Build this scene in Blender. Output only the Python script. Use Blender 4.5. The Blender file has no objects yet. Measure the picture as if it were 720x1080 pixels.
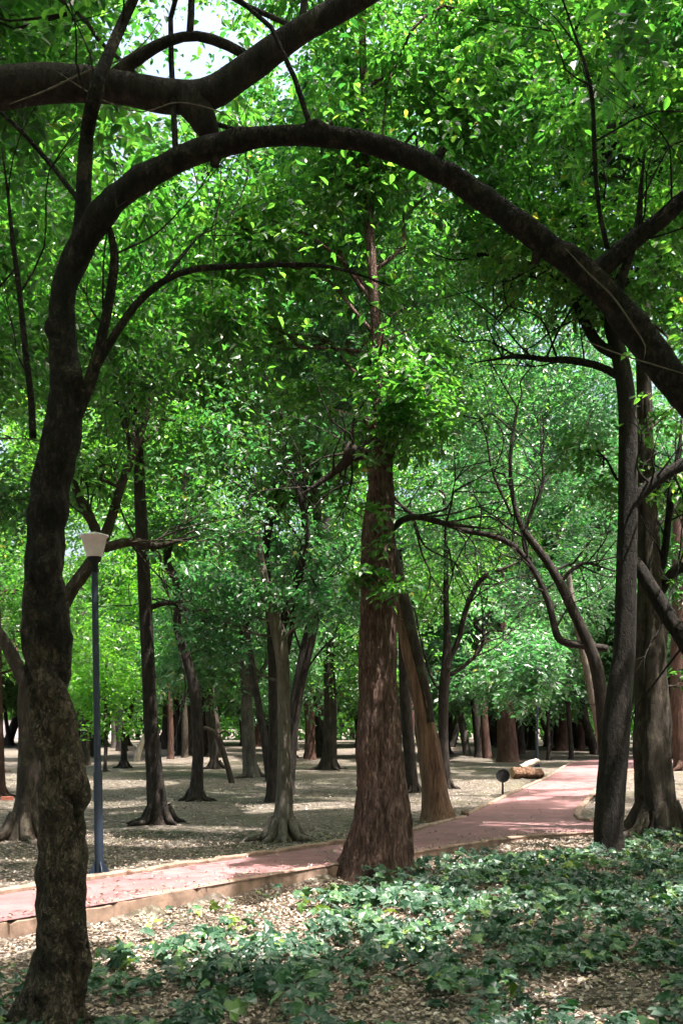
import bpy, math, random
import numpy as np

rng = np.random.default_rng(7)
random.seed(7)
S = bpy.context.scene
COL = S.collection

# ------------------------------------------------------------------ camera numbers
F, CX, HY, EYE = 1150.0, 360.0, 765.0, 1.6
SUN = np.array([0.27, -0.17, 0.95]); SUN /= np.linalg.norm(SUN)     # towards the sun


def P(px, py, d):
    return np.array([(px - CX) / F * d, d, EYE + (HY - py) / F * d])


def to_px(p):
    y = np.maximum(p[..., 1], 0.05)
    return CX + F * p[..., 0] / y, HY - F * (p[..., 2] - EYE) / y


def sstep(a, b, x):
    t = np.clip((x - a) / (b - a), 0, 1)
    return t * t * (3 - 2 * t)


# ------------------------------------------------------------------ value noise
def vn(p, seed=0):
    p = np.asarray(p, dtype=np.float64)
    i = np.floor(p).astype(np.int64)
    f = p - i
    f = f * f * (3 - 2 * f)
    dims = p.shape[-1]
    primes = np.array([73856093, 19349663, 83492791], dtype=np.int64)[:dims]
    out = 0.0
    for c in range(2 ** dims):
        o = np.array([(c >> k) & 1 for k in range(dims)], dtype=np.int64)
        h = ((i + o) * primes).sum(-1) + seed * 1013904223
        h = (h ^ (h >> 13)) * 1274126177
        h = (h ^ (h >> 16)) & 0xFFFF
        w = np.prod(np.where(o == 1, f, 1 - f), axis=-1)
        out = out + w * (h / 65535.0)
    return out


def fbm(p, seed=0, octs=3):
    s, a, t = 0.0, 1.0, 0.0
    for o in range(octs):
        s = s + a * vn(np.asarray(p) * (2.03 ** o), seed + o * 17)
        t += a
        a *= 0.5
    return s / t


# ------------------------------------------------------------------ ground levels
PATHZ = 0.155
near_edge_px = [(-260, 1018), (-120, 993), (0, 972), (100, 955), (200, 938), (300, 921), (360, 911), (440, 899), (520, 887),
                (560, 882), (625, 878), (720, 873), (900, 866)]


def Gz(px, py, z=0.0):
    d = (EYE - z) * F / (py - HY)
    return np.array([(px - CX) / F * d, d, z])


near_edge = np.array([Gz(x, y, PATHZ)[:2] for x, y in near_edge_px])
near_edge = np.vstack([near_edge[0] + (near_edge[0] - near_edge[1]) * 12, near_edge, near_edge[-1] + np.array([30., 6.])])


def signed_near(x, y):
    """distance to the near kerb line, positive on the camera's side"""
    x = np.asarray(x, float); y = np.asarray(y, float)
    best = np.full(x.shape, 1e9); sg = np.ones(x.shape)
    for a, b in zip(near_edge[:-1], near_edge[1:]):
        ab = b - a
        t = np.clip(((x - a[0]) * ab[0] + (y - a[1]) * ab[1]) / (ab @ ab), 0, 1)
        dx, dy = x - (a[0] + t * ab[0]), y - (a[1] + t * ab[1])
        d = np.hypot(dx, dy)
        cr = ab[0] * (y - a[1]) - ab[1] * (x - a[0])
        m = d < best
        best = np.where(m, d, best)
        sg = np.where(m, np.where(cr < 0, 1.0, -1.0), sg)
    return best * sg


def ground_z(x, y):
    x = np.asarray(x, float); y = np.asarray(y, float)
    s = signed_near(x, y)
    near = 0.115 * sstep(10.5, 15.0, y)
    base = np.where(s > 0, near, 0.12)
    bump = (fbm(np.stack([x * 0.55, y * 0.55], -1), 3) - 0.5) * 0.09 * sstep(0.1, 1.2, np.abs(s)) * (y < 70)
    low = np.where((s < 0) & (s > -3.0), -0.02, 0.0)      # stays under the path
    return base + np.where(s > 0, bump, np.minimum(bump, 0.02)) + low


def G(px, py):
    z = 0.1
    for _ in range(6):
        p = Gz(px, py, z)
        z = float(ground_z(p[0], p[1]))
    return Gz(px, py, z)


# ------------------------------------------------------------------ sun patches and canopy gaps
lit_polys = [
    [(-60, 930), (60, 925), (160, 905), (240, 900), (262, 912), (240, 945), (150, 975), (60, 990), (-60, 1010)],
    [(120, 975), (230, 950), (340, 930), (356, 945), (350, 995), (300, 1012), (190, 1010), (110, 1000)],
    [(355, 938), (400, 928), (470, 938), (500, 965), (480, 1000), (400, 1004), (352, 985)],
    [(440, 838), (480, 825), (530, 822), (560, 820), (545, 832), (520, 842), (455, 850)],
    [(540, 842), (590, 837), (640, 835), (640, 840), (590, 843), (545, 848)],
    [(548, 812), (640, 808), (640, 814), (560, 818)],
    [(480, 797), (520, 800), (520, 806), (470, 803)],
    [(0, 823), (26, 824), (26, 829), (0, 829)],
    [(150, 799), (250, 797), (255, 803), (160, 806)],
    [(250, 850), (360, 845), (360, 853), (260, 862)],
    [(520, 888), (600, 884), (640, 886), (620, 893), (530, 897)],
    [(300, 792), (480, 786), (480, 792), (310, 799)],
    [(0, 792), (130, 788), (130, 796), (0, 800)],
    [(440, 902), (480, 897), (500, 903), (450, 912)],
]


def inside(poly, x, y):
    c = np.zeros(x.shape, bool)
    n = len(poly)
    for i in range(n):
        x1, y1 = poly[i]; x2, y2 = poly[(i + 1) % n]
        if y1 == y2:
            continue
        m = ((y1 > y) != (y2 > y)) & (x < (x2 - x1) * (y - y1) / (y2 - y1) + x1)
        c ^= m
    return c


gap_lines = []       # (point, radius, keep-clear distance start, strength): clear air between a crown and the sun
DAPPLE = 0.79


def carve(p):
    """True for leaves that stay: the canopy has openings towards the sun"""
    n = len(p)
    keep = np.ones(n, bool)
    t = (p[:, 2] - 0.1) / SUN[2]
    g = p - t[:, None] * SUN
    wob = np.stack([vn(g[:, :2] * 2.3, 51) - .5, vn(g[:, :2] * 2.3, 52) - .5], -1) * 0.35
    gx, gy = g[:, 0] + wob[:, 0], g[:, 1] + wob[:, 1]
    ok = gy > 2.0
    px = CX + F * gx / np.maximum(gy, 2.0)
    py = HY + F * 1.5 / np.maximum(gy, 2.0)
    lit = np.zeros(n, bool)
    for pl in lit_polys:
        lit |= inside(pl, px, py)
    lit &= ok
    dap = vn(np.stack([gx * 0.75, gy * 0.75], -1), 77) * 0.65 + vn(np.stack([gx * 1.9, gy * 1.9], -1), 78) * 0.35
    far = (gy > 13) | (np.abs(gx) > 6)
    lit2 = (dap > np.where(far, DAPPLE, DAPPLE + 0.04))
    r = rng.random(n)
    keep &= ~(lit & (r < 0.996))
    keep &= ~(lit2 & (r < 0.92))
    for o, rad, t0, st in gap_lines:
        v = p - o
        tt = v @ SUN
        d2 = (v * v).sum(1) - tt * tt
        keep &= ~((tt > t0) & (d2 < rad * rad) & (r < st))
    # keep the air round the viewpoint clear of leaves
    qx, qy = to_px(p)
    keep &= ~((p[:, 1] > 0.1) & (p[:, 1] < 5.4) & (qx > -200) & (qx < 920) & (qy > -250) & (qy < 1300))
    keep &= np.linalg.norm(p - np.array([0, 0, 1.6]), axis=1) > 2.4
    # thin canopy at the upper left where the white sky shows through
    w = np.exp(-(((qx - 195) / 140) ** 2 + ((qy - 45) / 110) ** 2) * 0.9) + np.exp(-(((qx - 175) / 100) ** 2 + ((qy - 190) / 50) ** 2)) * 0.75
    w = w + 0.55 * np.exp(-(((qx - 445) / 50) ** 2 + ((qy - 130) / 45) ** 2)) + 0.6 * np.exp(-(((qx - 690) / 30) ** 2 + ((qy - 320) / 40) ** 2))
    hole = fbm(p[:, :3] * np.array([3.4, 0.25, 3.4]), 91) < (0.33 + 0.33 * np.clip(w, 0, 1))
    keep &= ~((p[:, 1] > 5) & (p[:, 1] < 60) & hole & (w > 0.12) & (r < 0.985))
    return keep


# ------------------------------------------------------------------ mesh helpers
def mesh_quads(name, V, Q, mats, parent=None, loc=None, midx=None, tint=None, smooth=True):
    V = np.asarray(V, np.float32).reshape(-1, 3)
    Q = np.asarray(Q, np.int32).reshape(-1, 4)
    if loc is not None:
        V = V - np.asarray(loc, np.float32)
    me = bpy.data.meshes.new(name)
    me.vertices.add(len(V)); me.vertices.foreach_set('co', V.ravel())
    me.loops.add(Q.size); me.loops.foreach_set('vertex_index', Q.ravel())
    me.polygons.add(len(Q))
    me.polygons.foreach_set('loop_start', np.arange(0, Q.size, 4, dtype=np.int32))
    me.polygons.foreach_set('use_smooth', np.full(len(Q), smooth))
    for m in (mats if isinstance(mats, (list, tuple)) else [mats]):
        me.materials.append(m)
    if midx is not None:
        me.polygons.foreach_set('material_index', np.asarray(midx, np.int32))
    if tint is not None:
        a = me.attributes.new('tint', 'FLOAT', 'FACE')
        a.data.foreach_set('value', np.asarray(tint, np.float32))
    me.update(calc_edges=True)
    o = bpy.data.objects.new(name, me)
    COL.objects.link(o)
    if parent is not None:
        o.parent = parent
    return o


class Geo:
    def __init__(s):
        s.V, s.Q, s.n, s.M = [], [], 0, []

    def add(s, V, Q, m=0):
        s.V.append(V); s.Q.append(Q + s.n); s.n += len(V); s.M.append(np.full(len(Q), m))

    def build(s, name, mats, parent=None, loc=None, smooth=True):
        return mesh_quads(name, np.vstack(s.V), np.vstack(s.Q), mats, parent, loc, np.concatenate(s.M), None, smooth)


def poly_mesh(name, verts, faces, mat, parent=None, loc=None, smooth=False):
    me = bpy.data.meshes.new(name)
    v = np.asarray(verts, float)
    if loc is not None:
        v = v - np.asarray(loc)
    me.from_pydata([tuple(a) for a in v], [], faces)
    me.materials.append(mat)
    for p in me.polygons:
        p.use_smooth = smooth
    o = bpy.data.objects.new(name, me); COL.objects.link(o)
    if parent is not None:
        o.parent = parent
    return o


def smooth_path(pts, step):
    """Catmull-Rom through (x, y, z, r)"""
    p = np.asarray(pts, float)
    if len(p) == 2:
        n = max(2, int(np.linalg.norm(p[1, :3] - p[0, :3]) / step) + 1)
        t = np.linspace(0, 1, n)[:, None]
        return p[0] * (1 - t) + p[1] * t
    e = np.vstack([2 * p[0] - p[1], p, 2 * p[-1] - p[-2]])
    out = []
    for i in range(1, len(e) - 2):
        a, b, c, d = e[i - 1], e[i], e[i + 1], e[i + 2]
        n = max(2, int(np.linalg.norm(c[:3] - b[:3]) / step))
        t = np.linspace(0, 1, n, endpoint=False)[:, None]
        out.append(0.5 * ((2 * b) + (c - a) * t + (2 * a - 5 * b + 4 * c - d) * t ** 2 + (3 * b - a - 3 * c + d) * t ** 3))
    out.append(p[-1:])
    o = np.vstack(out)
    o[:, 3] = np.clip(o[:, 3], p[:, 3].min() * 0.8, p[:, 3].max() * 1.1)
    return o


def sweep(pts, seg=10, step=0.1, disp=None, close=True):
    c = smooth_path(pts, step)
    n = len(c)
    pos, r = c[:, :3], c[:, 3]
    T = np.gradient(pos, axis=0)
    T /= np.linalg.norm(T, axis=1)[:, None] + 1e-9
    N = np.zeros_like(T)
    ref = np.array([0.0, -1.0, 0.0]) if abs(T[0][1]) < 0.9 else np.array([1.0, 0, 0])
    v = ref - T[0] * (ref @ T[0]); N[0] = v / np.linalg.norm(v)
    for i in range(1, n):
        v = N[i - 1] - T[i] * (N[i - 1] @ T[i])
        N[i] = v / (np.linalg.norm(v) + 1e-9)
    B = np.cross(T, N)
    th = np.linspace(0, 2 * np.pi, seg, endpoint=False)
    D = np.cos(th)[None, :, None] * N[:, None, :] + np.sin(th)[None, :, None] * B[:, None, :]
    s = np.concatenate([[0], np.cumsum(np.linalg.norm(np.diff(pos, axis=0), axis=1))])
    R = np.repeat(r[:, None], seg, 1)
    if disp is not None:
        base = pos[:, None, :] + D * R[:, :, None]
        R = R * (1 + disp(base, th[None, :], s[:, None], R))
    V = pos[:, None, :] + D * R[:, :, None]
    V = V.reshape(-1, 3)
    i = np.arange(n - 1)[:, None] * seg
    j = np.arange(seg)[None, :]
    k = (j + 1) % seg
    Q = np.stack([i + j, i + k, i + seg + k, i + seg + j], -1).reshape(-1, 4)
    if close:
        cv = np.array([pos[0], pos[-1]]); b = len(V)
        V = np.vstack([V, cv])
        j = np.arange(0, seg, 2)
        q0 = np.stack([np.full(len(j), b), (j + 2) % seg, (j + 1) % seg, j], -1)
        o = (n - 1) * seg
        q1 = np.stack([np.full(len(j), b + 1), o + j, o + (j + 1) % seg, o + (j + 2) % seg], -1)
        Q = np.vstack([Q, q0, q1])
    return V, Q


# ------------------------------------------------------------------ bark shapes
def d_plain(seed, amp=0.07, fr=5.0):
    return lambda b, th, s, R: amp * 2 * (fbm(b * np.array([fr, fr, fr * 0.35]), seed) - 0.5)


KNOTS = []      # (centre, spread, height) burls, scars and hollows on the gnarled trunk


def d_gnarled(seed):
    def f(b, th, s, R):
        z = b[..., 2]
        low = 1 - sstep(2.1, 3.2, z)
        q0 = b + 0.12 * np.stack([vn(b * 4, seed + 1), vn(b * 4, seed + 2), vn(b * 4, seed + 3)], -1)
        big = (fbm(q0 * np.array([3.4, 3.4, 2.4]), seed, 3) - 0.5) * 2
        rid = 1 - np.abs(2 * fbm(q0 * np.array([9.0, 9.0, 5.0]), seed + 5, 3) - 1)
        ph = 2.2 * big
        ro = np.abs(np.sin(1.5 * th + 4.2 * z + ph)) ** 0.7 * (0.5 + vn(b * 2.0, seed + 8))    # twisted strands
        ro2 = np.abs(np.sin(2.5 * th - 3.1 * z + ph + 1)) ** 0.8
        k = 0.0
        for c, w, h in KNOTS:
            d2 = ((b - c) ** 2).sum(-1) / (w * w)
            k = k + h * np.exp(-d2 ** 1.3)
        lump = (fbm(b * 13, seed + 21, 2) - .5)
        return low * (0.30 * big + 0.26 * (rid - 0.78) + 0.42 * (ro - 0.68) + 0.10 * (ro2 - .6) + 0.16 * lump) + (1 - low) * (0.24 * big + 0.18 * (rid - 0.78) + 0.12 * lump) + 1.5 * k
    return f


def d_shaggy(seed):
    def f(b, th, s, R):
        q = np.stack([np.cos(th + 0.35 * s) * 5.5 + 0 * s, np.sin(th + 0.35 * s) * 5.5 + 0 * s, s * 1.3 + 0 * th], -1)
        rid = 1 - np.abs(2 * fbm(q, seed, 3) - 1)
        q2 = np.stack([np.cos(th) * 11 + 0 * s, np.sin(th) * 11 + 0 * s, s * 4.0 + 0 * th], -1)
        rid2 = vn(q2, seed + 9)
        lob = np.sin(4 * th + 0.9 * s + 2) * 0.10 * np.exp(-s / 0.8)
        return 0.24 * (rid - 0.6) + 0.10 * (rid2 - 0.5) + lob + 0.10 * (fbm(b * np.array([2., 2., 1.2]), seed + 4) - .5)
    return f


def d_fluted(seed, amp=0.18, k=5):
    def f(b, th, s, R):
        w = fbm(np.stack([np.cos(th) * 1.5 + 0 * s, np.sin(th) * 1.5 + 0 * s, s * 0.9 + 0 * th], -1), seed, 3)
        lob = np.sin(k * th + 5 * w + 0.6 * s)
        g = np.where(np.sin(3 * th + seed + 3 * w) > 0.92, -0.25, 0)
        rough = fbm(b * np.array([9, 9, 3.0]), seed + 3, 3) - 0.5
        return amp * lob * (0.45 + 0.8 * np.exp(-s / 0.7)) + 0.5 * (w - 0.5) + 0.16 * rough + g * 0.5
    return f


# ------------------------------------------------------------------ materials
def new_mat(name):
    m = bpy.data.materials.new(name); m.use_nodes = True
    nt = m.node_tree; nt.nodes.clear()
    return m, nt, nt.nodes, nt.links


def nd(nt, t, **kw):
    n = nt.nodes.new(t)
    for k, v in kw.items():
        if k.startswith('i_'):
            n.inputs[int(k[2:])].default_value = v
        else:
            setattr(n, k, v)
    return n


def ramp(nt, src, stops):
    r = nt.nodes.new('ShaderNodeValToRGB')
    cr = r.color_ramp
    while len(cr.elements) > 1:
        cr.elements.remove(cr.elements[-1])
    cr.elements[0].position = stops[0][0]; cr.elements[0].color = (*stops[0][1], 1)
    for p, c in stops[1:]:
        e = cr.elements.new(p); e.color = (*c, 1)
    nt.links.new(src, r.inputs[0])
    return r


def scaled(nt, vec, s):
    mp = nd(nt, 'ShaderNodeMapping'); mp.inputs['Scale'].default_value = s
    nt.links.new(vec, mp.inputs['Vector'])
    return mp.outputs[0]


def noise(nt, vec, sc, det=4, rough=0.6):
    n = nd(nt, 'ShaderNodeTexNoise'); n.inputs['Scale'].default_value = sc
    n.inputs['Detail'].default_value = det; n.inputs['Roughness'].default_value = rough
    nt.links.new(vec, n.inputs['Vector'])
    return n


def mixc(nt, fac, a, b, mode='MIX'):
    m = nd(nt, 'ShaderNodeMix', data_type='RGBA', blend_type=mode)
    for sock, v in ((m.inputs[0], fac), (m.inputs[6], a), (m.inputs[7], b)):
        if hasattr(v, 'is_output') or isinstance(v, bpy.types.NodeSocket):
            nt.links.new(v, sock)
        else:
            sock.default_value = v if not isinstance(v, tuple) else (*v, 1)
    return m.outputs[2]


def bark(name, dark, mid, light, stretch=0.25, scale=14, bump=0.35, lichen=None, rough=0.9, patchy=None):
    m, nt, N, L = new_mat(name)
    tc = nd(nt, 'ShaderNodeTexCoord')
    v = scaled(nt, tc.outputs['Object'], (1, 1, stretch))
    n1 = noise(nt, v, scale, 5, 0.7)
    n2 = noise(nt, v, scale * 3.1, 3, 0.6)
    n3 = noise(nt, tc.outputs['Object'], 1.7, 3, 0.6)
    vo = nd(nt, 'ShaderNodeTexVoronoi', feature='DISTANCE_TO_EDGE'); vo.inputs['Scale'].default_value = scale * 1.3
    vd = nd(nt, 'ShaderNodeVectorMath', operation='MULTIPLY_ADD'); L.new(n2.outputs['Color'], vd.inputs[0]); vd.inputs[1].default_value = (0.09, 0.09, 0.09); L.new(v, vd.inputs[2])
    L.new(vd.outputs[0], vo.inputs['Vector'])
    c = ramp(nt, n1.outputs[0], [(0.3, dark), (0.5, mid), (0.72, light)])
    cr = ramp(nt, vo.outputs[0], [(0.0, (0.6, 0.58, 0.57)), (0.10, (1, 1, 1))])
    col = mixc(nt, 0.75, c.outputs[0], cr.outputs[0], 'MULTIPLY')
    big = ramp(nt, n3.outputs[0], [(0.3, (0.72, 0.72, 0.74)), (0.7, (1.25, 1.2, 1.15))])
    col = mixc(nt, 1.0, col, big.outputs[0], 'MULTIPLY')
    if lichen:
        n4 = noise(nt, tc.outputs['Object'], 5.0, 4, 0.65)
        fac = ramp(nt, n4.outputs[0], [(0.56, (0, 0, 0)), (0.68, (0.75, 0.75, 0.75))])
        col = mixc(nt, fac.outputs[0], col, lichen)
    if patchy:       # paler brown in broad uneven patches, mostly on the lowest two metres
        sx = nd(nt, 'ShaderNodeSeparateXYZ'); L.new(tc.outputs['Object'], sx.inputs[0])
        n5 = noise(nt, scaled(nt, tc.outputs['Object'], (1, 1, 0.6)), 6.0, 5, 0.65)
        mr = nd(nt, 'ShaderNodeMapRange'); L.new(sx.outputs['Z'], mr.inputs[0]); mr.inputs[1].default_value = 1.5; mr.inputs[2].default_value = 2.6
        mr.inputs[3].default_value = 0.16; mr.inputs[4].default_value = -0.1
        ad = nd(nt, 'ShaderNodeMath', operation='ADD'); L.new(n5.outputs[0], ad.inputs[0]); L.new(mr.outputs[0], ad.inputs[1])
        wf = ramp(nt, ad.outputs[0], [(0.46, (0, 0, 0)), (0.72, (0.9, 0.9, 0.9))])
        wc = mixc(nt, n2.outputs[0], patchy[0], patchy[1])
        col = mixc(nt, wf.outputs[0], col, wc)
    b = nd(nt, 'ShaderNodeBsdfPrincipled'); b.inputs['Roughness'].default_value = rough
    b.inputs['Specular IOR Level'].default_value = 0.25
    L.new(col, b.inputs['Base Color'])
    hgt = nd(nt, 'ShaderNodeMath', operation='MULTIPLY'); L.new(cr.outputs[0], hgt.inputs[0]); L.new(n1.outputs[0], hgt.inputs[1])
    h2 = nd(nt, 'ShaderNodeMath', operation='MULTIPLY_ADD'); L.new(n2.outputs[0], h2.inputs[0]); h2.inputs[1].default_value = 0.35
    L.new(hgt.outputs[0], h2.inputs[2])
    bp = nd(nt, 'ShaderNodeBump'); bp.inputs['Strength'].default_value = bump * 2; bp.inputs['Distance'].default_value = 0.03
    L.new(h2.outputs[0], bp.inputs['Height']); L.new(bp.outputs[0], b.inputs['Normal'])
    o = nd(nt, 'ShaderNodeOutputMaterial'); L.new(b.outputs[0], o.inputs[0])
    return m


def leaf_mat(name, stops, tstops, gloss=0.09, rough=0.33, trans=0.5):
    m, nt, N, L = new_mat(name)
    at = nd(nt, 'ShaderNodeAttribute', attribute_name='tint')
    c = ramp(nt, at.outputs['Fac'], stops); t = ramp(nt, at.outputs['Fac'], tstops)
    df = nd(nt, 'ShaderNodeBsdfDiffuse'); L.new(c.outputs[0], df.inputs[0])
    tr = nd(nt, 'ShaderNodeBsdfTranslucent'); L.new(t.outputs[0], tr.inputs[0])
    mx = nd(nt, 'ShaderNodeMixShader'); mx.inputs[0].default_value = trans
    L.new(df.outputs[0], mx.inputs[1]); L.new(tr.outputs[0], mx.inputs[2])
    gl = nd(nt, 'ShaderNodeBsdfGlossy'); gl.inputs['Roughness'].default_value = rough; gl.inputs[0].default_value = (1, 1, 1, 1)
    fr = nd(nt, 'ShaderNodeLayerWeight'); fr.inputs[0].default_value = 0.5
    pw = nd(nt, 'ShaderNodeMath', operation='POWER'); L.new(fr.outputs['Facing'], pw.inputs[0]); pw.inputs[1].default_value = 4.0
    ad = nd(nt, 'ShaderNodeMath', operation='MULTIPLY_ADD'); L.new(pw.outputs[0], ad.inputs[0]); ad.inputs[1].default_value = 0.4
    ad.inputs[2].default_value = gloss
    m2 = nd(nt, 'ShaderNodeMixShader'); L.new(ad.outputs[0], m2.inputs[0]); L.new(mx.outputs[0], m2.inputs[1]); L.new(gl.outputs[0], m2.inputs[2])
    o = nd(nt, 'ShaderNodeOutputMaterial'); L.new(m2.outputs[0], o.inputs[0])
    return m


def plain(name, col, rough=0.6, metal=0.0, var=0.25, scale=20, bump=0.0):
    m, nt, N, L = new_mat(name)
    tc = nd(nt, 'ShaderNodeTexCoord'); n = noise(nt, tc.outputs['Object'], scale, 4, 0.65)
    lo = tuple(c * (1 - var) for c in col); hi = tuple(min(1, c * (1 + var)) for c in col)
    c = ramp(nt, n.outputs[0], [(0.3, lo), (0.7, hi)])
    b = nd(nt, 'ShaderNodeBsdfPrincipled'); b.inputs['Roughness'].default_value = rough; b.inputs['Metallic'].default_value = metal
    L.new(c.outputs[0], b.inputs['Base Color'])
    if bump:
        bp = nd(nt, 'ShaderNodeBump'); bp.inputs['Strength'].default_value = bump; bp.inputs['Distance'].default_value = 0.02
        L.new(n.outputs[0], bp.inputs['Height']); L.new(bp.outputs[0], b.inputs['Normal'])
    o = nd(nt, 'ShaderNodeOutputMaterial'); L.new(b.outputs[0], o.inputs[0])
    return m


M = {}
M['dark'] = bark('bark_dark', (0.010, 0.008, 0.007), (0.028, 0.022, 0.019), (0.066, 0.053, 0.045), 0.3, 12, 0.6)
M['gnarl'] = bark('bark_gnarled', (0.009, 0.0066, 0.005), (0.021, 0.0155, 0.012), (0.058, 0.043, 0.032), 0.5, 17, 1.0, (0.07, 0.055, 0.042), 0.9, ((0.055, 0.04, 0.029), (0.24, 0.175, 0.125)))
M['black_bark'] = bark('bark_black', (0.007, 0.0055, 0.005), (0.018, 0.0145, 0.0125), (0.042, 0.034, 0.029), 0.3, 12, 0.6)
M['grey'] = bark('bark_grey', (0.04, 0.034, 0.029), (0.085, 0.074, 0.064), (0.15, 0.135, 0.118), 0.25, 11, 0.4)
M['pale'] = bark('bark_pale', (0.06, 0.05, 0.042), (0.14, 0.122, 0.104), (0.25, 0.22, 0.19), 0.22, 9, 0.5)
M['shaggy'] = bark('bark_shaggy', (0.045, 0.023, 0.018), (0.20, 0.118, 0.098), (0.43, 0.295, 0.26), 0.22, 26, 0.9)
M['red'] = bark('bark_red', (0.035, 0.018, 0.014), (0.08, 0.042, 0.033), (0.15, 0.09, 0.073), 0.16, 14, 0.5)
M['strip'] = bark('bark_stripped', (0.085, 0.047, 0.032), (0.225, 0.128, 0.088), (0.38, 0.235, 0.17), 0.07, 16, 0.6)
M['brown'] = bark('bark_brown', (0.015, 0.012, 0.009), (0.04, 0.031, 0.024), (0.088, 0.072, 0.056), 0.3, 12, 0.4, (0.07, 0.07, 0.042))
M['dead'] = bark('dead_wood', (0.22, 0.18, 0.15), (0.36, 0.31, 0.26), (0.48, 0.42, 0.36), 0.2, 10, 0.3)
M['vine'] = plain('vine_stem', (0.11, 0.09, 0.072), 0.9, 0, 0.3, 30)

M['leaf'] = leaf_mat('leaf_green', [(0, (0.014, 0.050, 0.008)), (0.5, (0.030, 0.095, 0.014)), (1, (0.080, 0.18, 0.025))],
                     [(0, (0.035, 0.18, 0.022)), (0.5, (0.128, 0.42, 0.034)), (0.92, (0.29, 0.59, 0.06)), (1, (0.45, 0.42, 0.05))], 0.04, 0.38, 0.58)
M['leaf_cool'] = leaf_mat('leaf_cool_green', [(0, (0.018, 0.060, 0.026)), (0.5, (0.040, 0.115, 0.045)), (1, (0.10, 0.20, 0.07))],
                          [(0, (0.04, 0.19, 0.05)), (0.5, (0.10, 0.40, 0.085)), (0.94, (0.22, 0.54, 0.12)), (1, (0.4, 0.4, 0.08))], 0.06, 0.40, 0.5)
M['leaf_bright'] = leaf_mat('leaf_bright_green', [(0, (0.03, 0.10, 0.012)), (0.5, (0.06, 0.18, 0.016)), (1, (0.12, 0.27, 0.025))],
                            [(0, (0.10, 0.38, 0.015)), (0.5, (0.20, 0.58, 0.025)), (1, (0.36, 0.70, 0.05))], 0.03, 0.45, 0.58)
M['ivy'] = leaf_mat('ivy_leaf', [(0, (0.013, 0.044, 0.025)), (0.5, (0.034, 0.098, 0.050)), (0.85, (0.075, 0.175, 0.055)), (1, (0.22, 0.30, 0.04))],
                    [(0, (0.02, 0.09, 0.02)), (0.6, (0.05, 0.16, 0.03)), (1, (0.3, 0.42, 0.04))], 0.035, 0.42, 0.3)
M['litter'] = leaf_mat('dry_leaf', [(0, (0.09, 0.055, 0.038)), (0.3, (0.22, 0.15, 0.11)), (0.65, (0.44, 0.34, 0.275)), (0.93, (0.62, 0.54, 0.48)), (1, (0.35, 0.30, 0.07))],
                       [(0, (0.1, 0.06, 0.03)), (1, (0.35, 0.24, 0.13))], 0.04, 0.5, 0.15)


def ground_mat():
    m, nt, N, L = new_mat('forest_floor')
    g = nd(nt, 'ShaderNodeNewGeometry'); p = g.outputs['Position']
    n1 = noise(nt, p, 0.55, 5, 0.6); n2 = noise(nt, p, 9.0, 5, 0.7); n3 = noise(nt, p, 2.1, 4, 0.6)
    vo = nd(nt, 'ShaderNodeTexVoronoi'); vo.inputs['Scale'].default_value = 17.0; L.new(p, vo.inputs['Vector'])
    vo2 = nd(nt, 'ShaderNodeTexVoronoi'); vo2.inputs['Scale'].default_value = 30.0; L.new(p, vo2.inputs['Vector'])
    base = ramp(nt, n2.outputs[0], [(0.3, (0.036, 0.028, 0.024)), (0.5, (0.075, 0.060, 0.051)), (0.72, (0.14, 0.117, 0.101))])
    sep = nd(nt, 'ShaderNodeSeparateColor'); L.new(vo.outputs['Color'], sep.inputs[0])
    leafc = ramp(nt, sep.outputs[0], [(0.0, (0.05, 0.035, 0.026)), (0.35, (0.072, 0.056, 0.046)), (0.7, (0.136, 0.113, 0.098)), (1.0, (0.25, 0.22, 0.195))])
    f1 = ramp(nt, sep.outputs[1], [(0.45, (0, 0, 0)), (0.5, (1, 1, 1))])
    col = mixc(nt, f1.outputs[0], base.outputs[0], leafc.outputs[0])
    sp2 = nd(nt, 'ShaderNodeSeparateColor'); L.new(vo2.outputs['Color'], sp2.inputs[0])
    leafc2 = ramp(nt, sp2.outputs[0], [(0.0, (0.045, 0.033, 0.025)), (0.5, (0.105, 0.085, 0.07)), (1.0, (0.26, 0.225, 0.195))])
    f2 = ramp(nt, sp2.outputs[1], [(0.55, (0, 0, 0)), (0.6, (1, 1, 1))])
    col = mixc(nt, f2.outputs[0], col, leafc2.outputs[0])
    gm = ramp(nt, n1.outputs[0], [(0.48, (0, 0, 0)), (0.64, (0.38, 0.38, 0.38))])
    col = mixc(nt, gm.outputs[0], col, (0.085, 0.088, 0.045))
    v3 = ramp(nt, n3.outputs[0], [(0.3, (0.7, 0.7, 0.7)), (0.7, (1.2, 1.2, 1.2))])
    col = mixc(nt, 1.0, col, v3.outputs[0], 'MULTIPLY')
    b = nd(nt, 'ShaderNodeBsdfPrincipled'); b.inputs['Roughness'].default_value = 0.95; b.inputs['Specular IOR Level'].default_value = 0.2
    L.new(col, b.inputs['Base Color'])
    bp = nd(nt, 'ShaderNodeBump'); bp.inputs['Strength'].default_value = 0.8; bp.inputs['Distance'].default_value = 0.03
    L.new(n2.outputs[0], bp.inputs['Height']); L.new(bp.outputs[0], b.inputs['Normal'])
    o = nd(nt, 'ShaderNodeOutputMaterial'); L.new(b.outputs[0], o.inputs[0])
    return m


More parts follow.
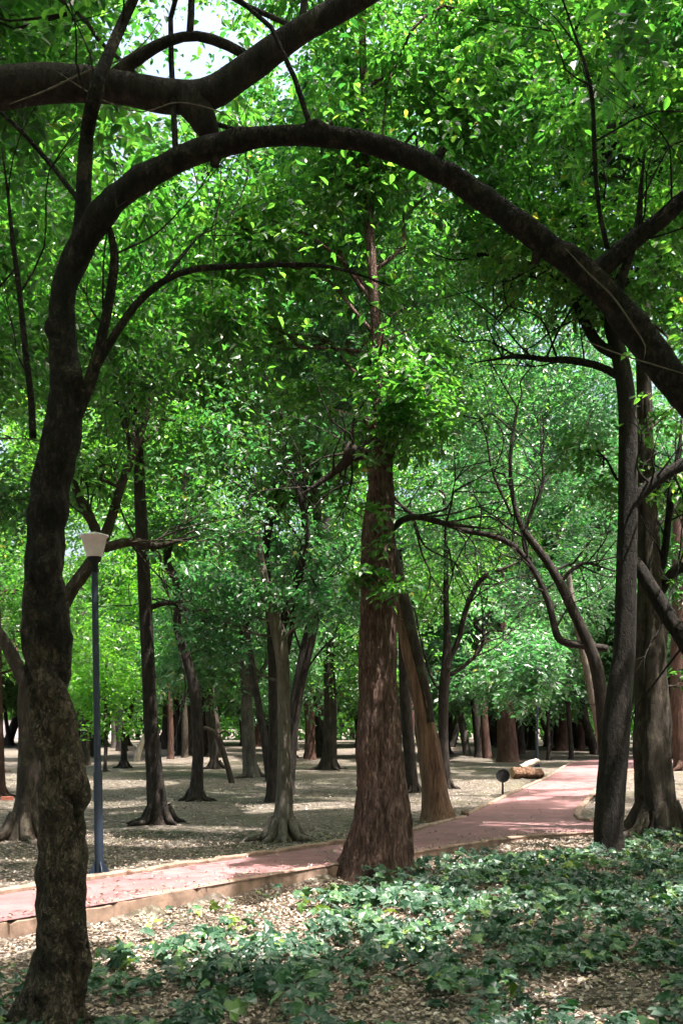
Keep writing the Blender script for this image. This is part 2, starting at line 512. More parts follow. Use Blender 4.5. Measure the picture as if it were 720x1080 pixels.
def path_mat():
    m, nt, N, L = new_mat('red_path')
    g = nd(nt, 'ShaderNodeNewGeometry'); p = g.outputs['Position']
    n1 = noise(nt, p, 0.9, 5, 0.65); n2 = noise(nt, p, 70, 3, 0.7); n3 = noise(nt, p, 5, 5, 0.7)
    c = ramp(nt, n1.outputs[0], [(0.3, (0.165, 0.080, 0.084)), (0.55, (0.232, 0.116, 0.122)), (0.75, (0.30, 0.17, 0.176))])
    f = ramp(nt, n2.outputs[0], [(0.3, (0.7, 0.68, 0.68)), (0.7, (1.25, 1.22, 1.22))])
    col = mixc(nt, 1.0, c.outputs[0], f.outputs[0], 'MULTIPLY')
    s = ramp(nt, n3.outputs[0], [(0.35, (0.75, 0.74, 0.74)), (0.6, (1.1, 1.08, 1.08))])
    col = mixc(nt, 0.8, col, s.outputs[0], 'MULTIPLY')
    vv = nd(nt, 'ShaderNodeTexVoronoi', feature='DISTANCE_TO_EDGE'); vv.inputs['Scale'].default_value = 0.55
    wv = nd(nt, 'ShaderNodeVectorMath', operation='MULTIPLY_ADD'); L.new(n3.outputs['Color'], wv.inputs[0]); wv.inputs[1].default_value = (0.5, 0.5, 0); L.new(p, wv.inputs[2]); L.new(wv.outputs[0], vv.inputs['Vector'])
    ck = ramp(nt, vv.outputs[0], [(0.0, (0.45, 0.42, 0.42)), (0.006, (0.7, 0.7, 0.7)), (0.012, (1, 1, 1))])
    col = mixc(nt, 0.8, col, ck.outputs[0], 'MULTIPLY')
    n4 = noise(nt, p, 2.3, 4, 0.6)
    dirt = ramp(nt, n4.outputs[0], [(0.56, (0, 0, 0)), (0.72, (0.55, 0.55, 0.55))])
    col = mixc(nt, dirt.outputs[0], col, (0.15, 0.105, 0.085))
    b = nd(nt, 'ShaderNodeBsdfPrincipled'); b.inputs['Roughness'].default_value = 0.88
    L.new(col, b.inputs['Base Color'])
    bp = nd(nt, 'ShaderNodeBump'); bp.inputs['Strength'].default_value = 0.4; bp.inputs['Distance'].default_value = 0.01
    L.new(n2.outputs[0], bp.inputs['Height']); L.new(bp.outputs[0], b.inputs['Normal'])
    o = nd(nt, 'ShaderNodeOutputMaterial'); L.new(b.outputs[0], o.inputs[0])
    return m


M['ground'] = ground_mat(); M['path'] = path_mat()
M['kerb'] = plain('kerb_concrete', (0.25, 0.165, 0.125), 0.9, 0, 0.45, 6, 0.5)
M['kerb_grey'] = plain('kerb_weathered', (0.36, 0.29, 0.25), 0.9, 0, 0.35, 9, 0.4)
M['blue'] = plain('blue_paint', (0.005, 0.014, 0.032), 0.6, 0, 0.3, 14)
M['black'] = plain('black_metal', (0.006, 0.006, 0.007), 0.95, 0, 0.3, 20)
M['bowl'] = plain('milky_shade', (0.62, 0.60, 0.62), 0.45, 0, 0.14, 9)
M['wall'] = plain('pale_plaster', (0.72, 0.64, 0.66), 0.9, 0, 0.12, 1.5)
M['wallbase'] = plain('grey_plinth', (0.35, 0.33, 0.33), 0.9, 0, 0.15, 2)
M['logbark'] = bark('log_bark', (0.05, 0.025, 0.018), (0.21, 0.115, 0.072), (0.42, 0.27, 0.185), 1.0, 14, 0.9)
M['cut'] = plain('cut_wood', (0.30, 0.17, 0.09), 0.8, 0, 0.2, 16)
M['palewood'] = plain('pale_wood', (0.55, 0.44, 0.37), 0.85, 0, 0.2, 9)
M['brick'] = plain('red_brick', (0.38, 0.12, 0.08), 0.9, 0, 0.25, 12)
M['stone'] = plain('kerb_stone', (0.16, 0.10, 0.075), 0.95, 0, 0.35, 14, 0.5)


# ------------------------------------------------------------------ leaves
def leaf_set(base, axis, nl, L, size, six=True, droop=0.3, wid=0.5):
    """nl leaves on each sprig (base, axis): returns leaf origin, direction, normal, length"""
    n = len(base)
    t = (np.arange(nl) + 0.6) / nl
    up = np.array([0, 0, 1.0])
    side = np.cross(axis, up); side /= np.linalg.norm(side, axis=1)[:, None] + 1e-6
    pos = base[:, None, :] + axis[:, None, :] * (t * L)[None, :, None]
    pos[..., 2] -= (t ** 2 * L * droop * 0.6)[None, :]
    sg = np.where(np.arange(nl) % 2 == 0, 1.0, -1.0)
    d = axis[:, None, :] * 0.55 + side[:, None, :] * sg[None, :, None] * 0.85 + rng.normal(0, 0.33, (n, nl, 3))
    d[..., 2] -= droop
    d /= np.linalg.norm(d, axis=-1)[..., None]
    nn = up + rng.normal(0, 0.45, (n, nl, 3))
    nn = nn - d * (nn * d).sum(-1)[..., None]
    nn /= np.linalg.norm(nn, axis=-1)[..., None] + 1e-6
    ln = size * (0.65 + 0.6 * rng.random((n, nl)))
    pos = pos + rng.normal(0, L * 0.05, pos.shape)
    return pos.reshape(-1, 3), d.reshape(-1, 3), nn.reshape(-1, 3), ln.reshape(-1)


def leaf_mesh(pos, d, nn, ln, six=True, wid=0.5):
    n = len(pos)
    sd = np.cross(d, nn)
    if six:
        tpl = np.array([(0, 0, 0), (.5, .28, .10), (.46, .62, .09), (0, 1, -.12), (-.46, .62, .09), (-.5, .28, .10)])
        q = np.array([[0, 1, 2, 3], [0, 3, 4, 5]])
    else:
        tpl = np.array([(0, 0, 0), (.5, .45, .10), (0, 1, -.06), (-.5, .45, .10)])
        q = np.array([[0, 1, 2, 3]])
    V = pos[:, None, :] + ln[:, None, None] * (tpl[None, :, 0, None] * wid * sd[:, None, :] + tpl[None, :, 1, None] * d[:, None, :] + tpl[None, :, 2, None] * nn[:, None, :])
    k = len(tpl)
    Q = (np.arange(n) * k)[:, None, None] + q[None]
    return V.reshape(-1, 3), Q.reshape(-1, 4), len(q)


NLEAF = 0
DENSE = (2.0, 2.5)


def crown(name, clumps, size, mat, parent, loc, per_clump, six, nl=9, flat=0.6, droop=0.3, bias=0.0):
    """clumps: (x, y, z, r)"""
    global NLEAF
    c = np.asarray(clumps, float)
    per_clump *= DENSE[0] if six else DENSE[1]
    B, A, CT = [], [], []
    for x, y, z, r in c:
        ns = max(2, int(per_clump / nl * min(2.0, (r / (0.62 if six else 1.15)) ** 1.8)))
        u = rng.normal(size=(ns, 3)); u /= np.linalg.norm(u, axis=1)[:, None]
        rr = rng.random(ns) ** (1 / 2.0) * (1 + 0.55 * rng.random(ns) ** 3)
        rr *= 0.72 + 0.6 * fbm(u * 1.9 + np.array([x, y, z]) * 3, 19, 2)
        q = u * rr[:, None] * r * np.array([1, 1, flat])
        B.append(np.array([x, y, z]) + q)
        a = u * 0.75 + rng.normal(0, 0.45, (ns, 3)); a[:, 2] = a[:, 2] * 0.5 - 0.1
        A.append(a / np.linalg.norm(a, axis=1)[:, None])
        CT.append(np.full(ns, rng.normal(0, 0.10)))
    B = np.vstack(B); A = np.vstack(A); CT = np.concatenate(CT)
    L = size * nl * 0.36
    B = B - A * (L * 0.5)
    pos, d, nn, ln = leaf_set(B, A, nl, L, size, six, droop)
    ct = np.repeat(CT, nl)
    k = carve(pos)
    pos, d, nn, ln, ct = pos[k], d[k], nn[k], ln[k], ct[k]
    if len(pos) == 0:
        return None
    NLEAF += len(pos)
    V, Q, m = leaf_mesh(pos, d, nn, ln, six)
    tint = np.clip(0.42 + bias + ct + rng.normal(0, 0.21, len(pos)), 0, 1)
    return mesh_quads(name, V, Q, mat, parent, loc, None, np.repeat(tint, m), smooth=False)


def empty(name, loc, label=None, cat=None, group=None):
    o = bpy.data.objects.new(name, None); COL.objects.link(o)
    o.location = tuple(float(a) for a in loc); o.empty_display_size = 0.2
    if label: o['label'] = label
    if cat: o['category'] = cat
    if group: o['group'] = group
    return o


# ------------------------------------------------------------------ trees
def px_path(pts, d0, off=(0, 0, 0)):
    out = []
    for p in pts:
        d = d0 + (p[3] if len(p) > 3 else 0)
        q = P(p[0], p[1], d)
        out.append((q[0], q[1], q[2], p[2] * 0.5 / F * d))
    return out


def auto_clumps(cx, cy, z0, z1, R, n, rc):
    out = []
    zc, hz = (z0 + z1) / 2, (z1 - z0) / 2
    while len(out) < n:
        u = rng.normal(size=3); u /= np.linalg.norm(u)
        r = rng.random() ** 0.45
        x, y, z = cx + u[0] * R * r, cy + u[1] * R * r, zc + u[2] * hz * r
        out.append((x, y, z, rc * (0.7 + 0.6 * rng.random())))
    return out


def sky_w(q):
    qx, qy = to_px(np.asarray(q, float)[None, :3])
    return float(np.exp(-(((qx - 195) / 140) ** 2 + ((qy - 45) / 110) ** 2))[0])


def in_gap(q):
    """is this point inside one of the canopy's openings towards the sun"""
    q = np.asarray(q, float)
    g = q - (q[2] - 0.1) / SUN[2] * SUN
    if g[1] > 2:
        px, py = np.array([CX + F * g[0] / g[1]]), np.array([HY + F * 1.5 / g[1]])
        if any(inside(pl, px, py)[0] for pl in lit_polys):
            return True
    return any(((q - o) @ SUN > t0) and ((q - o) @ (q - o) - ((q - o) @ SUN) ** 2 < rad * rad) for o, rad, t0, st in gap_lines)


def branch_to(geo, trunk_pts, tgt, r0, r1=0.008, seg=5, step=0.25, m=0):
    tp = np.asarray(trunk_pts)[:, :3]
    h = np.hypot(tp[:, 0] - tgt[0], tp[:, 1] - tgt[1])
    cost = np.linalg.norm(tp - tgt, axis=1) + 1.0 * np.abs(tp[:, 2] - (tgt[2] - 0.55 * h)) + 2.0 * np.maximum(0, tp[:, 2] - tgt[2])
    i = int(np.argmin(cost + (tp[:, 2] < 1.9) * 3 + rng.random(len(tp)) * 1.3))
    a = tp[i]
    L = np.linalg.norm(tgt - a)
    if L > 3.4 or (tgt[1] > 5 and sky_w(tgt) > 0.25) or in_gap(tgt) or in_gap(a * .5 + tgt * .5):
        return None
    r0 = min(r0, trunk_pts[i][3] * 0.55)
    pts = [(*a, r0)]
    for t in (0.2, 0.4, 0.6, 0.8):
        q = a * (1 - t) + tgt * t + rng.normal(0, 0.085 * L, 3) * (1 - abs(2 * t - 1) * .5)
        q[2] += 0.10 * L * math.sin(math.pi * t)
        pts.append((*q, r0 * (1 - t) + r1 * t))
    pts.append((*tgt, r1))
    V, Q = sweep(pts, seg, step, None, False)
    geo.add(V, Q, m)
    return np.array(pts[3][:3])


def tree(name, label, base, pts, barkm, disp=None, seg=16, step=0.08, top=None, cl=None, leaf='leaf', size=0.085, per=700, six=True,
         group=None, roots=0, limbs=(), cat='tree', bias=0.0, branches=True, strands=1, limbm=None, d0=None, droop=0.3, nl=9):
    """pts: list of (px, py, width_px[, depth offset]) from the foot up; top: (x, y, z, r) carried on into the crown"""
    base = np.asarray(base, float)
    cl = list(cl or [])
    cl += EXTRA.get(name, [])
    if pts is not None and base[1] > 14:
        cl += auto_clumps(base[0], base[1], 8.0, 13.0, 3.6, 8, 1.2)
    e = empty(name, base, label, cat, group)
    d0 = base[1] if d0 is None else d0
    tp = px_path(pts, d0) if pts is not None else []
    if top:
        tp = tp + list(top)
    g = Geo()
    first = tp[0]
    under = (first[0], first[1], first[2] - 0.35, first[3] * 1.08)
    V, Q = sweep([under] + tp, seg, step, disp, True)
    g.add(V, Q)
    full = smooth_path(tp, 0.4)
    for k in range(roots):
        a = 2 * math.pi * (k + rng.random() * 0.7) / roots
        r = first[3]
        L = r * (0.7 + rng.random() * 0.9)
        c = np.array([first[0], first[1], float(ground_z(first[0], first[1]))])
        dr = np.array([math.cos(a), math.sin(a), 0])
        dr2 = np.array([math.cos(a + rng.normal(0, .4)), math.sin(a + rng.normal(0, .4)), 0])
        V, Q = sweep([(*(c + dr * r * 0.45 + [0, 0, r * 1.0]), r * 0.24), (*(c + dr * r * 0.95 + [0, 0, r * 0.22]), r * 0.2),
                      (*(c + dr * r + dr2 * L * 0.5 + [0, 0, 0.03]), r * 0.11), (*(c + dr * r + dr2 * L + [0, 0, -0.06]), r * 0.05)],
                     8, 0.06, d_plain(k + 5, 0.15, 9), False)
        g.add(V, Q)
    cl = list(cl or [])
    if branches and cl:
        for c in cl:
            if rng.random() < (1.0 if six else 0.6):
                mid = branch_to(g, full, np.array(c[:3]), (0.012 if d0 < 8 else 0.02) + 0.008 * c[3], 0.006 if six else 0.014, 5 if six else 4, 0.3)
                if six and mid is not None:
                    for _ in range(3):
                        t = np.array(c[:3]) + rng.normal(0, 0.5, 3) * c[3]
                        V, Q = sweep([(*mid, 0.010), (*(mid * .5 + t * .5 + rng.normal(0, .08, 3)), 0.007), (*t, 0.003)], 4, 0.3, None, False)
                        g.add(V, Q)
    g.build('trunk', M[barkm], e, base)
    for lb in limbs:
        lp = px_path(lb, d0)
        lg = Geo()
        free = lb[-1][2] < 9
        if free:
            a, z_ = np.array(lp[-2]), np.array(lp[-1])
            z_[3] *= 0.7; lp[-1] = tuple(z_)
            ext = z_ + (z_ - a) * 0.8; ext[:3] += rng.normal(0, 0.06, 3) * np.linalg.norm((z_ - a)[:3]); ext[3] = 0.004
            lp.append(tuple(ext))
        V, Q = sweep(lp, 12 if seg > 14 else 8, 0.06, d_plain(int(abs(lb[0][0])) % 50, 0.12, 7), True)
        lg.add(V, Q)
        if free:
            fp = smooth_path(lp, 0.2)
            n = len(fp)
            for _ in range(int(3 + n * 0.12) if d0 < 8 else int(5 + n * 0.5)):
                i = int(rng.uniform(0.25, 0.98) * (n - 1))
                p0, r0 = fp[i, :3], fp[i, 3]
                tg = fp[min(i + 1, n - 1), :3] - fp[max(i - 1, 0), :3]; tg /= np.linalg.norm(tg) + 1e-6
                dv = tg * 0.7 + rng.normal(0, 0.7, 3) + np.array([0, 0, .25]); dv /= np.linalg.norm(dv)
                L = rng.uniform(0.5, 1.3) * (0.5 + d0 / 28)
                rr = min(r0 * 0.55, (0.004 if d0 < 8 else 0.010) + 0.0004 * d0)
                p1 = p0 + dv * L * .4 + rng.normal(0, .06, 3) * L; p2 = p1 + dv * L * .35 + rng.normal(0, .12, 3) * L; p3 = p2 + dv * L * .3 + rng.normal(0, .15, 3) * L
                V, Q = sweep([(*p0, rr), (*p1, rr * .75), (*p2, rr * .5), (*p3, rr * .25)], 5, 0.1, None, False); lg.add(V, Q)
                for _2 in range(2):
                    dv2 = dv + rng.normal(0, .7, 3); q1 = p2 + dv2 * L * .25; q2 = q1 + dv2 * L * .2 + rng.normal(0, .08, 3) * L
                    V, Q = sweep([(*p2, rr * .5), (*q1, rr * .35), (*q2, rr * .18)], 4, 0.1, None, False); lg.add(V, Q)
        lg.build('limb', M[limbm or barkm], e, base)
    if cl:
        crown('crown', cl, size, M[leaf], e, base, per, six, nl, 0.6, droop, bias)
    return e



def C(px, py, d, r):
    q = P(px, py, d)
    return (q[0], q[1], q[2], r)


def spray(n, x0, x1, y0, y1, d0, d1, r):
    """clumps spread through a block of air (given by where it is seen and how far off)"""
    return [C(rng.uniform(x0, x1), rng.uniform(y0, y1), rng.uniform(d0, d1), r * rng.uniform(0.7, 1.3)) for _ in range(n)]


# crowns that stand in the sun: open air between them and the sun
for px, py, d, r in ((250, 560, 14.0, 0.9), (300, 500, 14.0, 0.8), (230, 640, 14.2, 0.7), (320, 600, 14.2, 0.6), (215, 470, 15.0, 0.7),
                     (150, 560, 20, 1.2), (100, 620, 26, 1.6), (60, 680, 40, 2.0), (230, 700, 38, 1.8), (190, 620, 34, 1.6), (360, 640, 36, 1.6), (40, 560, 24, 1.4), (330, 690, 45, 1.8), (480, 600, 28, 1.4), (440, 540, 26, 1.4), (560, 530, 25, 1.4), (620, 620, 32, 1.4), (130, 700, 36, 1.5), (280, 660, 33, 1.4),
                     (400, 400, 10.7, .6), (590, 640, 26, 1.4), (530, 690, 36, 2.0), (150, 655, 27, 1.3), (470, 470, 20, 1.2), (560, 430, 20, 1.2)):
    gap_lines.append((P(px, py, d), r * 1.5, r * 0.7, 0.95))

EXTRA = {
    'gnarled_tree': spray(22, -40, 420, -120, 120, 7.0, 10.5, 0.6) + spray(10, 60, 330, 110, 260, 8.5, 10.5, 0.55),
    'smooth_tree': spray(26, 400, 800, -150, 300, 12, 16.5, 0.75) + spray(16, 480, 780, -160, 160, 9, 12, 0.6),
    'hollow_tree': spray(22, 480, 840, -120, 330, 16, 21, 0.9),
    'shaggy_conifer': spray(26, 240, 540, -180, 250, 9.5, 13.5, 0.65) + spray(10, 200, 420, 230, 380, 10, 12.5, 0.5) + spray(6, 350, 460, 380, 460, 10.4, 11.2, 0.32) + spray(9, 380, 418, 460, 640, 10.85, 11.0, 0.15) + spray(16, 335, 440, 50, 340, 9.4, 10.7, 0.4) + spray(9, 362, 415, 190, 350, 9.9, 10.8, 0.36),
    'leaning_tree': spray(22, 280, 520, 40, 400, 16, 22, 0.95),
    'slender_tree': spray(26, 0, 300, -60, 380, 15, 21, 0.95),
    'forked_tree': spray(26, -80, 220, -60, 420, 13, 18, 0.85),
    'fluted_tree': spray(20, 170, 420, 60, 360, 15, 20, 0.9),
    'crooked_tree': spray(20, 40, 330, 100, 420, 22, 27, 1.3),
    'dark_tree': spray(18, 200, 460, 100, 420, 20, 26, 1.2),
    'spreading_tree': spray(30, 420, 720, 60, 480, 22, 29, 1.3) + [(rng.uniform(2.0, 8.5), rng.uniform(15, 33), rng.uniform(7.8, 12), rng.uniform(.9, 1.5)) for _ in range(48)],
    'inclined_tree': spray(14, 260, 440, 200, 420, 22, 27, 1.2),
    'black_tree': spray(20, 400, 580, 180, 450, 26, 32, 1.4),
    'rear_tree': spray(14, 360, 500, 150, 430, 25, 31, 1.4),
    'massive_tree': spray(10, 535, 600, 660, 735, 33, 37, 1.1) + spray(10, 470, 590, 600, 720, 38, 46, 1.5),
    'edge_tree': spray(16, -60, 120, 200, 520, 23, 28, 1.3),
    'ashen_tree': spray(18, 540, 740, 150, 500, 28, 34, 1.4),
    'old_tree': spray(16, -120, 200, 150, 420, 9.5, 12.5, 0.6),
}

# --- the gnarled tree whose bough arches over the path
tw = [(50, 1086, 66), (56, 1045, 55), (60, 1007, 56), (65, 966, 47), (67, 925, 50), (66, 884, 45), (66, 844, 51), (63, 811, 45), (58, 762, 45), (53, 721, 42), (48, 681, 46),
      (49, 640, 43), (48, 600, 42), (49, 560, 40), (54, 510, 38), (63, 470, 40), (70, 420, 38), (67, 370, 34), (66, 320, 32), (77, 280, 32), (100, 236, 32), (130, 203, 30), (166, 180, 28), (208, 160, 27),
      (262, 147, 25), (330, 143, 25), (385, 150, 26), (435, 167, 26), (480, 190, 27), (525, 221, 28), (572, 255, 30), (618, 290, 32), (655, 330, 34), (688, 374, 35), (718, 412, 34), (750, 452, 32), (800, 520, 26), (850, 600, 17), (880, 680, 7)]
tw = [(x_, y_, w_ * (1.0 if y_ > 440 else 0.90)) for x_, y_, w_ in tw]
b = G(50, 1086)
for kx, ky, kw, kh in ((64, 705, .055, .35), (66, 705, .022, -.35), (52, 748, .06, -.30), (70, 760, .09, .22), (82, 780, .06, -.22), (44, 700, .05, -.2), (84, 830, .07, .2), (58, 820, .05, -.12),
                       (80, 905, .06, .25), (60, 930, .05, -.25), (88, 955, .06, .25), (60, 975, .06, .22), (78, 1000, .05, -.22), (56, 1010, .05, .2), (50, 670, .06, -.15), (72, 640, .06, .15), (60, 870, .07, -.12), (40, 1045, .06, .25), (76, 1045, .05, -.18)):
    q = P(kx, ky, b[1] - 0.16); KNOTS.append((q, kw, kh))
for kx, ky, kw, kh in ((332, 128, .05, .35), (250, 146, .06, .2), (420, 158, .06, -.15), (476, 182, .05, .3), (540, 236, .07, .2), (600, 268, .06, .25), (640, 322, .07, -.15), (668, 340, .06, .25), (150, 186, .06, .2), (112, 226, .06, .25), (58, 540, .07, .2), (44, 600, .06, .25), (78, 400, .06, .2), (54, 345, .05, .25)):
    KNOTS.append((P(kx, ky, b[1] - 0.04), kw, kh))
near_cl = spray(16, -80, 330, -260, 150, 6.3, 9.5, 0.55) + spray(18, 300, 800, -260, 110, 6.2, 9.5, 0.55) + spray(6, 180, 420, 120, 330, 8.0, 10.0, 0.5)
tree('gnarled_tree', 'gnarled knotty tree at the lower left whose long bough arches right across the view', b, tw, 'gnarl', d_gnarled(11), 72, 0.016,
     cl=near_cl, per=400, size=0.095, d0=b[1], bias=-0.10, roots=5,
     limbs=[[(84, 258, 20), (87, 225, 17), (89, 185, 16), (92, 140, 15), (101, 98, 15, -.15), (113, 62, 12, -.1), (129, 25, 11), (146, -14, 10), (165, -80, 8.9)],
            [(66, 470, 18), (84, 430, 14), (99, 390, 13), (110, 345, 11), (118, 300, 10), (121, 268, 9), (114, 235, 7)],
            [(99, 392, 9), (117, 360, 8.5), (143, 322, 8), (172, 297, 7), (205, 284, 6.5), (250, 281, 6), (310, 279, 5), (350, 282, 4), (385, 292, 3)],
            [(35, 462, 8), (33, 420, 7), (27, 370, 7), (21, 310, 6), (14, 255, 5), (8, 200, 4)],
            [(626, 290, 22), (650, 268, 20), (674, 248, 19), (696, 232, 18), (722, 208, 16), (770, 170, 12), (830, 100, 8)],
            [(650, 322, 11), (655, 296, 10), (664, 268, 9), (672, 240, 8), (676, 190, 6)],
            [(640, 262, 6), (632, 225, 5), (628, 190, 5), (626, 150, 5), (622, 90, 4), (600, 20, 3)],
            [(455, 176, 14), (462, 166, 11), (467, 157, 9.5)], [(232, 156, 15), (228, 166, 12), (226, 175, 10)], [(570, 256, 13), (566, 268, 11), (564, 277, 9.2)]])

# --- the old tree outside the view at the left with the heavy bough
ob = [(-175, 1120, 90), (-168, 900, 74), (-150, 600, 68), (-125, 350, 62), (-85, 180, 52), (-40, 112, 44), (0, 94, 40), (60, 88, 37), (125, 92, 33), (180, 102, 34), (222, 98, 33), (258, 75, 31), (318, 32, 26), (385, -6, 24), (470, -60, 18), (560, -110, 9)]
d1 = 5.9
q = P(-175, 1120, d1); b = np.array([q[0], q[1], float(ground_z(q[0], q[1]))])
tree('old_tree', 'old tree just outside the left edge whose thick dark bough crosses the upper left corner', b, ob, 'dark', d_plain(4, 0.12, 5), 28, 0.04, d0=d1,
     cl=spray(16, -330, 120, -330, 60, 6.0, 9.0, 0.55) + spray(10, 100, 560, -350, -60, 6, 9, 0.6) + spray(10, -60, 260, 190, 420, 8.5, 11.5, 0.5), per=400, size=0.098, bias=-0.12,
     limbs=[[(120, 80, 15), (150, 58, 13), (178, 43, 11), (208, 38, 10), (240, 48, 10), (272, 66, 9)],
            [(196, 100, 36), (212, 122, 30), (222, 144, 20)],
            [(200, 40, 8), (202, 0, 7), (200, -60, 5)],
            [(318, 30, 8), (322, -10, 7), (330, -70, 5)]])

# --- the shaggy red conifer beside the kerb
b = G(398, 925)
sh = [(397, 936, 92), (397, 922, 80), (399, 905, 70), (401, 888, 64), (403, 862, 56), (402, 835, 50), (400, 800, 47), (399, 740, 39), (398, 690, 37), (399, 640, 35.5), (399, 600, 35), (399, 558, 32), (402, 513, 24), (404, 478, 17), (402, 440, 13), (399, 390, 11), (395, 320, 10), (390, 250, 9), (385, 150, 8), (382, 40, 7), (380, -80, 5)]
cx, cy = b[0], b[1]
tree('shaggy_conifer', 'big conifer with shaggy reddish bark standing in the ivy beside the near kerb', b, sh, 'shaggy', d_shaggy(21), 84, 0.022,
     cl=spray(9, 300, 470, 300, 470, 10.8, 12.4, 0.42) + spray(22, 250, 560, -160, 320, 10.5, 14, 0.6), per=440, size=0.094, leaf='leaf', limbm='dark',
     limbs=[[(388, 470, 14), (376, 480, 14, -.1), (371, 472, 16, -.15), (366, 486, 12, -.1), (352, 498, 8), (330, 514, 6)],
            [(404, 568, 7), (425, 548, 7), (446, 546, 6), (470, 552, 5), (500, 556, 4)]])

# --- leaning stripped trunk
b = G(462, 866)
lean = [(463, 874, 46), (462, 862, 38), (460, 848, 30), (457, 827, 25), (451, 780, 22), (446, 749, 20.5), (439, 715, 19), (432, 686, 18), (425, 654, 17), (416, 620, 16), (407, 580, 15), (396, 520, 13), (384, 450, 11), (370, 380, 8)]
tree('leaning_tree', 'orange brown trunk stripped of bark and leaning left behind the shaggy conifer', b, lean, 'strip', d_fluted(31, 0.10, 6), 32, 0.05,
     cl=spray(16, 300, 470, 180, 430, 16, 20, 0.7), per=420, size=0.10, six=True, leaf='leaf',
     limbm='brown', limbs=[[(453, 762, 9.5, -.09), (448, 730, 12, -.06), (441, 700, 13, -.05), (434, 670, 14, -.04), (425, 635, 15, -.03), (414, 590, 14, -.02), (402, 540, 12)]])

# --- right hand pair
b = G(643, 899)
fr = [(642, 904, 37), (641, 885, 32), (641, 867, 31), (646, 806, 30), (650, 765, 29), (654, 720, 26), (658, 684, 23), (660, 602, 21), (661.5, 541, 20.5), (662, 490, 20), (661, 430, 19), (655, 385, 18), (644, 345, 15), (630, 305, 12), (616, 240, 10), (606, 160, 8), (600, 60, 7), (596, -60, 5)]
tree('smooth_tree', 'smooth dark trunk standing in the ivy in front of the hollow fluted one', b, fr, 'black_bark', d_plain(9, 0.10, 5), 28, 0.05,
     cl=spray(26, 450, 760, -120, 330, 11.5, 15.5, 0.65) + spray(5, 600, 720, 430, 530, 12.4, 13.4, 0.35), per=460, size=0.088, bias=0.0,
     limbs=[[(652, 376, 12), (630, 362, 11), (613, 334, 10), (596, 300, 9), (578, 285, 8), (556, 277, 7), (530, 270, 6), (500, 268, 4)],
            [(655, 398, 9), (630, 386, 8), (600, 380, 8), (575, 379, 6), (545, 376, 5), (515, 380, 3)],
            [(661, 538, 13), (676, 520, 13), (696, 503, 12.5), (722, 488, 12), (770, 460, 8)]])
b = G(690, 880)
hol = [(692, 888, 66), (692, 874, 52), (692, 855, 44), (688, 806, 40), (687, 760, 36), (686.5, 724, 33), (686, 684, 31), (686, 643, 27), (684.5, 602, 24), (682, 545, 20), (681, 490, 17), (679, 420, 15), (677, 350, 13), (684, 290, 12), (691, 230, 11), (696, 140, 9), (700, 20, 6)]
tree('hollow_tree', 'broad hollow fluted trunk with creeping roots close behind the smooth dark one', b, hol, 'brown', d_fluted(41, 0.16, 5), 48, 0.04, roots=7,
     cl=spray(24, 560, 860, -60, 420, 15, 20, 0.75) + spray(7, 690, 760, 460, 740, 13.6, 17, 0.36), per=430, size=0.10,
     limbm='black_bark', limbs=[[(668, 590, 13, -1.2), (684, 617, 16, -1.25), (702, 646, 17, -1.3), (722, 678, 17, -1.35), (760, 740, 16, -1.4), (800, 790, 12, -1.4), (840, 820, 7, -1.4)],
            [(688, 625, 8), (699, 590, 8), (704, 550, 7.5), (708, 510, 7), (716, 470, 6)],
            [(690, 640, 10), (705, 608, 10.5), (724, 596, 11), (760, 580, 8)]])

# (more below)
# --- dark tree right behind the gnarled one, with the forked bough
b = G(28, 884)
bt = [(28, 888, 52), (29, 872, 36), (31, 840, 28), (32, 800, 25), (32, 760, 24), (33, 725, 22), (44, 690, 19), (58, 655, 17), (76, 622, 15), (96, 594, 13), (108, 572, 12), (118, 545, 10), (127, 515, 9), (138, 485, 9), (150, 455, 7), (165, 400, 5)]
tree('forked_tree', 'dark forked tree with clawed roots just behind the gnarled tree', b, bt, 'brown', d_fluted(51, 0.10, 5), 28, 0.06, roots=8,
     cl=spray(20, -60, 230, 250, 520, 14, 17, 0.7), per=420, size=0.095, leaf='leaf',
     limbs=[[(106, 574, 11), (98, 552, 10), (88, 535, 9), (80, 515, 8), (74, 490, 6)],
            [(110, 578, 11), (128, 573, 10), (145, 572, 9), (166, 576, 7), (190, 570, 5)],
            [(32, 735, 17), (22, 710, 15), (12, 690, 14), (2, 672, 12), (-20, 640, 10)]])

# --- straight slender tree by the lamp post
b = G(168, 869)
st = [(168, 873, 38), (168, 864, 28), (166, 850, 22), (164, 830, 19), (161, 790, 16.5), (158, 739, 14.5), (155, 670, 14), (151, 590, 13.5), (148, 530, 12.5), (146, 470, 10.5), (145, 400, 9), (143, 320, 7.5), (141, 230, 6), (140, 150, 4)]
tree('slender_tree', 'straight slender black trunk just right of the nearer blue lamp post', b, st, 'dark', d_plain(13, 0.06, 5), 18, 0.07, roots=5,
     cl=spray(22, 60, 250, 200, 480, 16, 20, 0.75), per=420, size=0.10,
     limbs=[[(160, 640, 6), (178, 636, 6), (200, 645, 5), (222, 660, 4)]])

